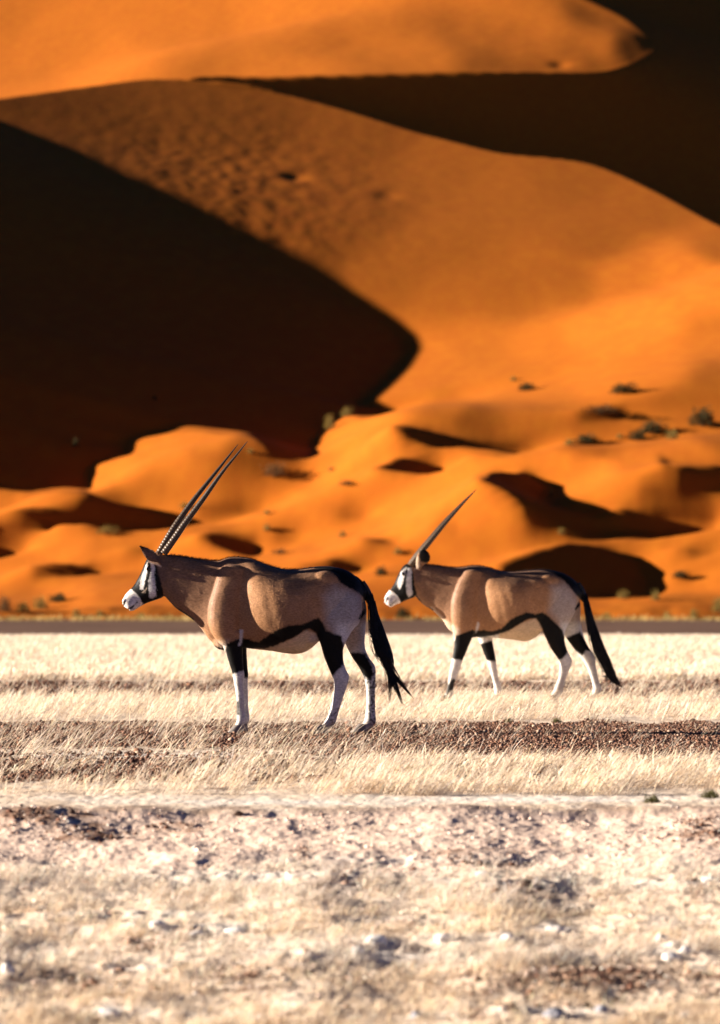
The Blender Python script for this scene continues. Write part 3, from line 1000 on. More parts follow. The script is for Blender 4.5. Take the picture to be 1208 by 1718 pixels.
def oryx_one():
    leg_fn = [(364, 1062, 408, 1060, .060), (372, 1076, 408, 1076, .052), (379, 1095, 408, 1095, .043), (385, 1112, 409, 1112, .037), (389, 1124, 410, 1124, .035), (391, 1133, 411, 1133, .035),
              (393, 1143, 410, 1143, .029), (396, 1160, 410.5, 1160, .022), (398, 1185, 411, 1185, .021), (398, 1200, 413, 1200, .026), (398, 1208, 413, 1209, .026), (395, 1216, 409, 1218, .023), (392, 1222, 407, 1224, .026)]
    leg_ff = [(r[0] + 5, r[1], r[2] + 5, r[3], r[4]) for r in leg_fn]
    leg_hn = [(548, 985, 600, 985, .075, -.09), (536, 1012, 607, 1012, .088, -.10), (529, 1040, 605, 1040, .085, -.115), (532, 1062, 590, 1060, .068, -.125), (539, 1085, 577, 1085, .052, -.13),
              (545, 1105, 576, 1105, .042, -.13), (551, 1120, 580, 1121, .036, -.13), (557, 1133, 586, 1134, .033, -.13), (561, 1147, 583, 1149, .028, -.13), (559, 1168, 575, 1172, .023, -.13), (553, 1190, 568, 1194, .023, -.13),
              (549, 1203, 565, 1207, .028, -.13), (544, 1211, 560, 1217, .027, -.13), (537, 1218, 552, 1224, .028, -.13)]
    leg_hf = [(565, 1000, 612, 1000, .075, .09), (566, 1030, 615, 1025, .075, .10), (573, 1060, 613, 1056, .060, .12), (581, 1085, 612, 1085, .048, .13), (591, 1104, 619, 1103, .040, .13),
              (602, 1120, 629, 1117, .034, .13), (609, 1134, 631, 1132, .031, .13), (613, 1150, 630, 1150, .025, .13), (615, 1175, 629, 1176, .022, .13), (614, 1196, 630, 1199, .026, .13),
              (612, 1208, 631, 1212, .028, .13), (607, 1217, 624, 1222, .027, .13), (601, 1222, 617, 1226, .028, .13)]
    arm = [(372, 952, 412, 956, .050), (360, 985, 410, 990, .066), (352, 1015, 405, 1020, .078), (350, 1040, 402, 1045, .080), (356, 1062, 402, 1062, .070), (370, 1080, 405, 1078, .055)]
    ear = [(262, 927, 271, 949, .016, -.062), (256, 924, 264, 944, .020, -.085), (249, 919, 254, 942, .018, -.105), (241, 916, 248, 939, .014, -.118), (236, 915, 243, 932, .011, -.124), (234, 915, 237, 920, .008, -.126)]
    earf = [(r[0] + 6, r[1] + 3, r[2] + 6, r[3] + 3, r[4], -r[5]) for r in ear]
    trunk = [(350, 1005, 350, 1062, .06), (362, 950, 360, 1084, .12), (380, 936, 376, 1091, .155), (396, 934, 398, 1088, .155), (410, 935, 411, 1087, .178), (425, 938, 427, 1089, .225), (445, 946, 448, 1091, .263),
             (475, 954, 477, 1096, .286), (503, 955, 501, 1097, .270), (528, 951, 522, 1088, .235), (553, 950, 546, 1066, .210), (578, 955, 573, 1052, .180), (597, 967, 595, 1038, .135), (611, 984, 607, 1012, .06)]
    neck = [(272, 930, 266, 990, .062), (283, 930, 278, 1002, .076), (300, 932, 296, 1021, .088), (320, 935, 320, 1037, .100), (343, 938, 338, 1056, .118), (366, 940, 354, 1076, .140), (390, 936, 380, 1084, .150)]
    head = [(262, 925, 284, 950, .048), (250, 931, 282, 978, .066), (243.5, 943, 274, 1000, .074), (238, 957, 265, 1005, .070), (232, 969, 253, 1009, .056), (225, 981, 243, 1013, .046), (218, 989, 236, 1017, .042),
            (211, 996, 228, 1022, .044), (207, 1003, 220, 1025, .042), (206, 1010, 213, 1020, .028)]
    dock = [(598, 966, 604, 984, .026), (609, 976, 612, 994, .022), (618, 992, 613, 1004, .018), (622, 1008, 615, 1012, .014)]
    limbs = [(leg_fn, -.115), (leg_ff, .115), (leg_hn, 0), (leg_hf, 0), (arm, -.118), (arm, .118), (ear, 0), (earf, 0), (dock, 0)]
    B = [(260, 940, -.0, .05, .058, .035, 0), (250.5, 951, -.052, .028, .022, .022, 0), (250.5, 951, .052, .028, .022, .022, 0),
         (210, 1008, -.022, .020, .022, .020, 0), (210, 1008, .022, .020, .022, .020, 0), (548, 975, -.150, .10, .045, .07, 0), (548, 975, .150, .10, .045, .07, 0),
         (268, 990, 0, .045, .062, .05, 0), (522, 1070, -.13, .05, .05, .05, 0)]
    P = [('coat_top', [(250, 915), (330, 922), (395, 925), (385, 1000), (352, 1075), (330, 1050), (285, 1022), (262, 1000)], 22, .62, '')]  # darker neck: grey-brown hair, plus some of its shade painted in
    fl = [(404, 1068), (422, 1075), (436, 1077), (444, 1070), (464, 1057), (484, 1049), (509, 1047), (522, 1041), (534, 1036), (542, 1044), (548, 1058), (560, 1062), (573, 1067), (577, 1080), (578, 1100), (576, 1114), (566, 1126),
          (557, 1134), (551, 1120), (541, 1090), (531, 1063), (521, 1055), (514, 1056), (492, 1070), (467, 1081), (447, 1088), (425, 1088), (408, 1085)]
    P.append(('rump', [(545, 1000), (560, 985), (590, 990), (606, 1000), (610, 1030), (604, 1075), (585, 1100), (560, 1070), (546, 1040)], 14, .85, ''))
    P.append(('rump', [(556, 1000), (585, 998), (600, 1010), (600, 1045), (580, 1062), (556, 1050), (548, 1025)], 10, .5, ''))
    P.append(('belly', [(408, 1084), (447, 1087), (467, 1081), (492, 1070), (514, 1057), (530, 1062), (540, 1085), (520, 1110), (400, 1110), (395, 1086)], 2.5, 1, ''))
    P.append(('belly', [(402, 1078), (440, 1082), (520, 1072), (545, 1080), (540, 1110), (400, 1110)], 3, 1, 'under'))
    P.append(('leg', [(570, 1045), (640, 1045), (650, 1250), (520, 1250), (548, 1100)], 9, 1, ''))
    P.append(('coat', [(575, 1045), (600, 1040), (608, 1075), (600, 1090), (585, 1092)], 10, .5, 'far'))
    P.append(('leg', [(370, 1080), (420, 1080), (430, 1250), (370, 1250)], 3, 1, ''))
    P.append(('pale', [(318, 1036), (340, 1058), (356, 1082), (345, 1090), (310, 1050)], 6, .8, 'mid'))
    P.append(('pale', [(360, 1074), (385, 1072), (385, 1100), (366, 1100)], 5, .6, ''))
    P.append(('black', fl, 2.2, 1, ''))
    P.append(('black', [(381, 1080), (401, 1071), (420, 1072), (420, 1126), (409, 1124), (389, 1132), (384, 1110), (379, 1092)], 1.8, 1, 'near'))
    P.append(('black', [(375, 1072), (430, 1072), (430, 1136), (386, 1140)], 2, 1, 'far'))
    P.append(('black', [(583, 1096), (600, 1094), (614, 1098), (624, 1118), (626, 1134), (620, 1142), (604, 1128), (592, 1117)], 2.5, 1, 'far'))
    P.append(('black', [(602, 1128), (634, 1120), (634, 1230), (622, 1230), (618, 1190), (619, 1150)], 2.5, .8, 'speckfar'))
    P.append(('black', [(552, 1200), (575, 1180), (575, 1160), (580, 1165), (570, 1225), (555, 1222)], 2.5, .7, 'speck'))
    P.append(('black', [(397, 1176), (402, 1176), (403, 1198), (397, 1200)], 1.6, .9, 'near'))
    P.append(('pink', [(520, 1214), (565, 1210), (640, 1214), (640, 1240), (520, 1240)], 4, .7, ''))
    P.append(('pink', [(380, 1214), (420, 1214), (420, 1240), (380, 1240)], 4, .5, ''))
    P.append(('white', [(403, 1055), (409, 1057), (408, 1070), (405, 1082), (401, 1083), (403, 1070)], 1.5, .8, 'near'))
    P.append(('black', [(352, 1082), (358, 1083), (375, 1087), (376, 1096), (350, 1096)], 1.8, 1, ''))
    P.append(('black', [(272, 1004), (277, 999), (288, 1012), (304, 1023), (326, 1038), (322, 1050), (280, 1030)], 1.6, 1, 'mid'))
    P.append(('black', [(530, 944), (560, 944), (590, 950), (625, 985), (628, 1010), (612, 1004), (600, 994), (585, 986), (572, 978), (560, 962), (545, 957), (528, 955)], 2.2, 1, ''))
    P.append(('black', [(609, 998), (617, 1000), (618, 1024), (604, 1040), (600, 1039), (611, 1020)], 1.5, 1, ''))
    P.append(('dark', [(285, 924), (440, 924), (520, 945), (520, 957), (460, 953), (430, 941), (380, 937), (300, 934), (285, 932)], 2, .85, 'mid'))
    P.append(('dark', [(363, 1028), (368, 1028), (369, 1036), (364, 1037)], 2, .6, 'near'))
    # face
    P.append(('black', [(218, 988), (226, 970), (236, 950), (246, 938), (258, 936), (266, 950), (270, 968), (272, 984), (276, 1000), (262, 1010), (240, 1018), (237, 1010), (233, 1003), (226, 995)], 1.5, 1, ''))
    P.append(('coat_top', [(256, 920), (280, 920), (280, 975), (271, 976), (266, 960), (262, 944)], 3, .9, 'out'))
    P.append(('white', [(242.7, 940), (237, 962), (234.5, 982), (236, 989), (240.5, 989), (243.5, 976), (247.5, 961), (246.5, 954), (248, 944)], 1.0, 1, 'out'))
    P.append(('white', [(251, 941), (259.5, 944.5), (260.7, 955), (260, 966.5), (262.4, 989.7), (261.8, 1001), (256, 1005), (251.4, 1003.6), (249.7, 987), (250.3, 971), (253.5, 962), (254, 948)], 1.0, .95, 'out'))
    P.append(('pale', [(238, 994), (246.5, 986), (247, 989), (239.5, 996)], .8, .9, 'out'))
    P.append(('white', [(195, 985), (219, 987.5), (226, 993.5), (231, 999.5), (235.5, 1004), (240, 1013), (240, 1030), (195, 1030)], 1.2, 1, ''))
    P.append(('black', [(206, 1015.5), (208, 1009), (211.6, 1006), (212, 1008.5), (209.5, 1014), (207.5, 1017)], .7, 1, ''))
    P.append(('black', [(213, 1022), (220, 1019), (230.5, 1009.5), (231, 1011.5), (221, 1021.5), (214, 1023.5)], .7, .9, ''))
    # ear
    P.append(('coat_top', [(228, 910), (262, 920), (273, 930), (273, 951), (262, 949), (246, 942), (230, 935)], 1.2, 1, 'out'))
    P.append(('black', [(228, 905), (243, 912), (241, 925), (246, 942), (240, 942), (228, 925)], 2.5, 1, ''))
    P.append(('pale', [(258, 943), (272, 949), (271, 952), (257, 946)], 1, 1, 'near'))
    fr = Frame(485, 1230, 246.0)
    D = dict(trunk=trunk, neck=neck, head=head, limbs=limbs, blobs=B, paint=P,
             dents=[([(206, 1016), (208, 1009), (211.6, 1006), (212, 1009), (209.5, 1014)], .8, .004), ([(213, 1022), (220, 1019), (231, 1010), (231, 1011), (221, 1021), (214, 1023)], .8, .004)],
             horns=[([(266, 929), (281, 903), (297, 877), (325, 838), (361.5, 792), (399, 744.4)], .034, .085, .0235), ([(275, 929), (293, 904), (311, 878), (341, 838), (373.5, 793), (399, 762), (416, 741)], -.034, -.09, .0235)],
             hooves=[(398, 1230, -.115), (405, 1230, .115), (540, 1230, -.13), (605, 1230, .13)],
             tail=([(608, 976, 5), (617, 990, 5), (623, 1008, 6), (627, 1035, 9), (633, 1065, 13.5), (641, 1090, 13), (648, 1108, 9), (654, 1124, 3.5)],
                   [(687, 1165), (686, 1163), (674, 1178), (672, 1172), (654, 1171), (664, 1160), (655, 1160)]),
             eye=(250, 954.5, .0655), mane=(284, 520), muzzle=(240, 985))
    return make_oryx(fr, ((485 - UC) / F * 30.0, 30.0, 0), D, 'nearer, larger gemsbok standing with its ear forward and its two long horns apart')


def oryx_two():
    leg_fn = [(757, 1050, 797, 1050, .058), (760, 1066, 793, 1066, .050), (761, 1082, 786, 1083, .042), (759, 1097, 780, 1098, .037), (757, 1109, 775, 1111, .034), (756, 1117, 772, 1120, .030),
              (753, 1133, 766, 1136, .022), (750.5, 1148, 761, 1151, .021), (748, 1159, 760, 1162, .026), (745, 1166, 757, 1169, .024), (741, 1171, 753, 1174, .025)]
    leg_ff = [(797, 1045, 830, 1050, .055), (803, 1070, 827, 1070, .043), (810, 1090, 829, 1089, .036), (816, 1105, 832, 1104, .033), (819, 1113, 833, 1112, .030),
              (824, 1130, 835, 1128, .022), (828, 1145, 838.5, 1143, .021), (829.5, 1156, 842, 1154, .025), (830, 1164, 842, 1165, .024), (827, 1170, 840, 1172, .025)]
    leg_hn = [(915, 985, 962, 985, .075, -.09), (902, 1008, 967, 1008, .088, -.10), (897, 1030, 962, 1030, .082, -.115), (903, 1048, 952, 1048, .066, -.125), (912, 1066, 946, 1067, .052, -.13),
              (921, 1084, 949, 1085, .042, -.13), (930, 1098, 955, 1099, .036, -.13), (936, 1108, 959, 1109, .033, -.13), (938, 1120, 955, 1122, .028, -.13), (936, 1135, 949, 1137, .023, -.13), (932, 1148, 945, 1151, .023, -.13),
              (928, 1157, 943, 1160, .027, -.13), (924, 1164, 939, 1168, .026, -.13), (920, 1170, 934, 1173, .027, -.13)]
    leg_hf = [(930, 1000, 972, 995, .075, .09), (935, 1025, 975, 1020, .07, .10), (940, 1045, 975, 1042, .060, .12), (948, 1065, 979, 1062, .050, .13), (960, 1083, 986, 1080, .042, .13),
              (971, 1098, 995, 1094, .035, .13), (979, 1108, 1000, 1105, .031, .13), (986, 1120, 1001, 1117, .026, .13), (991, 1133, 1004, 1131, .022, .13), (995, 1146, 1007, 1144, .022, .13),
              (996, 1155, 1011, 1155, .027, .13), (995, 1163, 1009, 1165, .026, .13), (991, 1169, 1005, 1172, .027, .13)]
    arm = [(778, 958, 808, 960, .048), (766, 980, 806, 984, .062), (758, 1002, 802, 1008, .074), (756, 1022, 800, 1028, .078), (757, 1040, 798, 1044, .068), (760, 1056, 796, 1056, .055)]
    armf = [(784, 958, 812, 960, .048), (778, 985, 816, 988, .066), (776, 1015, 820, 1018, .076), (782, 1038, 826, 1040, .068), (795, 1055, 828, 1056, .055)]
    ear = [(697, 950, 705, 955, .014, -.060), (697, 941, 710, 949, .018, -.072), (699, 931, 720, 941, .020, -.086), (703, 925, 721, 932, .018, -.094), (708, 922, 717, 925, .010, -.098)]
    earf = [(r[0] - 2, r[1] + 1, r[2] - 2, r[3] + 1, r[4], -r[5]) for r in ear]
    trunk = [(755, 1000, 757, 1048, .06), (766, 958, 766, 1064, .12), (782, 950, 780, 1070, .155), (796, 948, 797, 1069, .155), (808, 949, 809, 1068, .18), (821, 952, 822, 1069, .228), (838, 957, 840, 1071, .265),
             (862, 959, 864, 1074, .282), (884, 957, 884, 1076, .255), (904, 955, 901, 1068, .230), (924, 956, 918, 1050, .205), (944, 961, 938, 1040, .175), (961, 971, 956, 1030, .130), (974, 987, 970, 1008, .06)]
    neck = [(695, 947, 688, 985, .060), (704, 946, 697, 1000, .074), (716, 946, 710, 1014, .086), (732, 948, 727, 1025, .098), (750, 950, 742, 1040, .115), (768, 951, 755, 1058, .138), (786, 949, 776, 1066, .15)]
    head = [(685, 944, 703, 962, .048), (677, 948, 703, 984, .066), (671, 957, 697, 1000, .073), (666, 967, 688, 1004, .068), (662, 977, 680, 1007, .055), (657, 985, 672, 1011, .045), (652, 991, 666, 1013, .042),
            (647.5, 997, 660, 1016, .044), (645, 1003, 655, 1018, .041), (645, 1009, 649, 1014, .027)]
    dock = [(962, 971, 966, 985, .026), (971, 980, 973, 994, .022), (979, 993, 974, 1003, .018), (984, 1006, 977, 1010, .014)]
    limbs = [(leg_fn, -.115), (leg_ff, .115), (leg_hn, 0), (leg_hf, 0), (arm, -.118), (armf, .118), (ear, 0), (earf, 0), (dock, 0)]
    B = [(686, 955, -.0, .05, .058, .035, 0), (676.5, 961, -.052, .028, .022, .022, 0), (676.5, 961, .052, .028, .022, .022, 0),
         (648, 1004, -.022, .020, .022, .020, 0), (648, 1004, .022, .020, .022, .020, 0), (920, 976, -.145, .10, .045, .07, 0), (920, 976, .145, .10, .045, .07, 0), (693, 990, 0, .045, .062, .05, 0),
         (903, 1050, -.12, .05, .05, .05, 0)]
    P = [('coat_top', [(690, 930), (790, 940), (785, 1000), (760, 1055), (730, 1030), (700, 1005)], 17, .62, '')]  # neck toned down: greyer hair and part of its shade put into the colour
    fl = [(790, 1058), (806, 1057), (826, 1058), (840, 1054), (852, 1042), (864, 1034), (881, 1027), (897, 1030), (908, 1027), (916, 1031), (929, 1043), (942, 1056), (949, 1075), (952, 1092), (946, 1102),
          (937, 1107), (926, 1094), (914, 1068), (903, 1044), (897, 1037), (885, 1038), (873, 1045), (852, 1058), (829, 1066), (806, 1070), (790, 1071)]
    P.append(('rump', [(925, 985), (945, 978), (962, 990), (970, 1010), (974, 1050), (955, 1075), (938, 1052), (920, 1025)], 11, .8, ''))
    P.append(('belly', [(785, 1067), (829, 1066), (852, 1058), (873, 1045), (897, 1037), (908, 1050), (912, 1075), (890, 1090), (785, 1085)], 2, 1, ''))
    P.append(('belly', [(800, 1062), (890, 1055), (912, 1060), (912, 1090), (795, 1085)], 3, 1, 'under'))
    P.append(('leg', [(940, 1045), (985, 1045), (1030, 1200), (900, 1200), (930, 1080)], 7, 1, ''))
    P.append(('leg', [(752, 1068), (836, 1062), (850, 1200), (735, 1200)], 3, 1, ''))
    P.append(('pale', [(724, 1018), (742, 1036), (770, 1056), (768, 1072), (750, 1070), (720, 1035)], 4, .9, ''))
    P.append(('black', fl, 1.8, 1, ''))
    P.append(('black', [(764, 1066), (792, 1056), (800, 1060), (778, 1108), (766, 1106), (755, 1104), (759, 1085)], 1.6, 1, 'near'))
    P.append(('black', [(800, 1082), (826, 1074), (836, 1076), (838, 1110), (830, 1110), (812, 1107)], 1.8, 1, 'far'))
    P.append(('black', [(758, 1138), (766, 1140), (757, 1162), (747, 1168), (748, 1152)], 1.5, .95, 'near'))
    P.append(('black', [(948, 1070), (960, 1066), (974, 1060), (986, 1078), (993, 1092), (984, 1092), (978, 1100), (966, 1092)], 2, 1, 'far'))
    P.append(('pink', [(924, 1118), (950, 1120), (944, 1160), (925, 1165)], 4, .35, 'near'))
    P.append(('white', [(800, 1043), (804, 1045), (802, 1055), (797, 1062), (798, 1053)], 1.5, .8, 'near'))
    P.append(('black', [(694, 1002), (699, 998), (710, 1014), (727, 1022), (726, 1030), (706, 1022)], 1.4, 1, 'mid'))
    P.append(('black', [(915, 950), (945, 954), (970, 968), (990, 1000), (984, 1012), (972, 1004), (962, 994), (953, 982), (942, 971), (926, 961), (912, 957)], 1.8, 1, ''))
    P.append(('black', [(974, 998), (980, 1000), (975, 1016), (965, 1024), (963, 1021), (972, 1010)], 1.2, 1, ''))
    P.append(('dark', [(706, 940), (800, 940), (920, 945), (920, 958), (840, 960), (800, 951), (706, 948)], 1.6, .85, 'mid'))
    P.append(('black', [(654, 990), (662, 974), (669, 956), (680, 944), (690, 950), (694, 966), (695, 982), (699, 998), (686, 1008), (672, 1014), (671, 1008), (664, 998), (659, 993)], 1.2, 1, ''))
    P.append(('coat_top', [(690, 940), (706, 940), (706, 975), (697, 978), (693, 960)], 2.5, .9, 'out'))
    P.append(('white', [(680, 944), (672, 951), (667, 966), (666, 983), (669.5, 989), (672.5, 986), (676, 974), (679, 961), (683, 950)], .9, 1, 'out'))
    P.append(('white', [(684, 952), (690.5, 952), (690, 979), (692, 997), (685.6, 1003), (682, 997), (680.7, 979), (682, 964.7)], .9, .9, 'out'))
    P.append(('white', [(635, 985), (655, 991), (660, 994), (665, 999), (671.5, 1008), (673, 1025), (635, 1025)], 1.0, 1, ''))
    P.append(('black', [(645.5, 1011.5), (647, 1007), (650, 1004), (650.5, 1006), (648.5, 1010.5), (646.5, 1012.5)], .6, 1, ''))
    P.append(('black', [(652, 1015.5), (657, 1012.5), (664, 1006), (664.5, 1007.5), (657.5, 1014.5), (653, 1016.8)], .6, .9, ''))
    P.append(('pale', [(694, 936), (701, 934), (703, 952), (695, 956)], 1.2, 1, 'out'))
    P.append(('black', [(702, 920), (722, 920), (724, 938), (716, 944), (705, 942), (702, 932)], 1.4, 1, 'out'))
    fr = Frame(860, 1177, 187.0)
    Y = 7380.0 * CAMH / (1177 - 1010)
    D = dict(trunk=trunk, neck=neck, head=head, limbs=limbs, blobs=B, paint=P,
             dents=[([(645.5, 1011.5), (647, 1007), (650, 1004), (650.5, 1006), (648.5, 1010.5)], .8, .004), ([(652, 1015.5), (657, 1012.5), (664, 1006), (664.5, 1007.5), (657.5, 1014.5), (653, 1016.8)], .8, .004)],
             horns=[([(687.5, 948), (702, 928), (720, 906), (745, 876), (773, 846), (799, 820.5)], .034, .07, .0265), ([(689, 948), (704, 929), (722, 907), (747, 877), (774, 847), (799.5, 820)], -.034, -.07, .0265)],
             hooves=[(744, 1177, -.115), (834, 1177, .115), (926, 1177, -.13), (998, 1177, .13)],
             tail=([(970, 978, 4), (978, 990, 4), (983, 1008, 5), (987, 1035, 6), (995, 1062, 8.5), (1004, 1088, 9.5), (1015, 1112, 9), (1025, 1132, 6)],
                   [(1043, 1153), (1040, 1151), (1034, 1147), (1012, 1134), (1030, 1145), (1037, 1150)]),
             eye=(676, 962.5, .0655), mane=(705, 920), muzzle=(668, 985), nhair=110000)
    return make_oryx(fr, ((860 - UC) / F * Y, Y, 0), D, 'farther, smaller gemsbok walking behind the other, its two horns overlapping as one')


def animals():
    MATS['fur'] = fur_mat()
    MATS['furhair'] = mat_attr('hair', 0.7, 30, 0.1, spec=.04)
    MATS['horn'] = mat_attr('horn_keratin', 0.38, 120, 0.5, 0.3, 0.002, spec=.45)
    MATS['hoof'] = plain_mat('hoof_horn', (.22, .19, .17), .5)
    MATS['tail'] = plain_mat('tail_hair', (.012, .010, .010), .45, spec=.3, bst=0)
    MATS['eye'] = plain_mat('eye_gloss', (.008, .006, .005), .08, spec=.6, bst=0)
    oryx_one()
    oryx_two()
# ------------------------------------------------------------------ grass, gravel, rocks, bushes
def sample_fan(rng, n, d0, d1, u0=-420, u1=1640, bias=1.0):
    """ground points spread evenly over the part of the plain the picture takes in"""
    d = np.sqrt(rng.uniform(d0 ** 2, d1 ** 2, n)) if bias == 1.0 else d0 + (d1 - d0) * rng.uniform(0, 1, n) ** bias
    u = rng.uniform(u0, u1, n)
    return (u - UC) / F * d, d


def grass_mesh(name, label, cat, X, D, k, L, lean, wid, rng, mat, base_col, spread=0.035, plume=0.0, az_sd=0.5):
    n = len(X)
    Z = ground_height(X, D) - 0.006
    Lt = L * rng.uniform(0.6, 1.25, n)
    tc = rng.uniform(0.62, 1.15, (n, 1))
    i = np.repeat(np.arange(n), k); m = len(i)
    bx = X[i] + rng.normal(0, spread, m); by = D[i] + rng.normal(0, spread, m); bz = Z[i]
    az = rng.normal(0, az_sd, m)
    az = np.where(rng.uniform(0, 1, m) < 0.12, rng.uniform(-3.1, 3.1, m), az)
    th = np.clip(rng.normal(lean, 0.22, m), 0.05, 1.35)
    LL = Lt[i] * rng.uniform(0.55, 1.15, m)
    dx = np.cos(az); dy = np.sin(az)
    wa = az + rng.normal(math.pi / 2, 0.7, m)
    wx = np.cos(wa); wy = np.sin(wa)
    lv = np.array([0, 0.4, 0.75, 1.0]); wp = np.array([0.7, 0.9 + plume * .5, 0.8 + plume, 0.12])
    pts = []
    cx = np.zeros(m); cz = np.zeros(m); prev = 0.0
    for s, wv in zip(lv, wp):
        t = np.clip(th * (0.45 + 0.75 * s), 0, 1.5)
        cx = cx + (s - prev) * LL * np.sin(t); cz = cz + (s - prev) * LL * np.cos(t); prev = s
        px = bx + cx * dx; py = by + cx * dy; pz = bz + cz
        h = wid * wv * 0.5
        tz = np.full(m, 0.35) * h
        pts.append(np.stack([px - wx * h, py - wy * h, pz + tz], 1)); pts.append(np.stack([px + wx * h, py + wy * h, pz - tz], 1))
    V = np.stack(pts, 1).reshape(-1, 3)
    o = np.arange(m)[:, None] * 8
    Q = np.concatenate([np.stack([o + 2 * a, o + 2 * a + 1, o + 2 * a + 3, o + 2 * a + 2], -1).reshape(-1, 4) for a in range(3)])
    c = np.array(base_col)[None] * tc[i] * rng.uniform(0.8, 1.2, (m, 1))
    c = c * (1 + 0.10 * rng.normal(0, 1, (m, 1)) * np.array([0, .3, 1.0]))
    o = mesh_np(name, V, [Q], mat, smooth=False, attrs={'tint': np.clip(np.repeat(c, 8, 0), 0.01, .95)})
    return tag(o, label, cat, None, 'stuff')


ICO_V = None


def ico():
    bm = bmesh.new(); bmesh.ops.create_icosphere(bm, subdivisions=1, radius=1.0)
    v = np.array([x.co[:] for x in bm.verts]); f = np.array([[q.index for q in t.verts] for t in bm.faces]); bm.free()
    return v, f


def pebbles(name, label, cat, X, D, size, cols, rng, mat, flat=0.65, sink=0.25):
    v, f = ico(); n = len(X); k = len(v)
    Z = ground_height(X, D)
    s = size * np.exp(rng.normal(0, 0.45, n))
    jit = rng.uniform(0.72, 1.25, (n, k, 1))
    P = v[None] * jit
    ax = rng.uniform(0.7, 1.4, (n, 1, 3)); ax[:, :, 2] *= flat
    P = P * ax
    a = rng.uniform(0, 6.28, n); ca, sa = np.cos(a)[:, None], np.sin(a)[:, None]
    x = P[:, :, 0] * ca - P[:, :, 1] * sa; y = P[:, :, 0] * sa + P[:, :, 1] * ca
    P = np.stack([x, y, P[:, :, 2]], -1) * s[:, None, None]
    P += np.stack([X, D, Z + s * flat * (1 - 2 * sink) * 0.8], 1)[:, None]
    V = P.reshape(-1, 3)
    T = (f[None] + (np.arange(n) * k)[:, None, None]).reshape(-1, 3)
    cols = np.array(cols); c = cols[rng.integers(0, len(cols), n)] * rng.uniform(.7, 1.3, (n, 1))
    o = mesh_np(name, V, [T], mat, smooth=False, attrs={'tint': np.clip(np.repeat(c, k, 0), 0.01, .9)})
    return tag(o, label, cat, None, 'stuff')


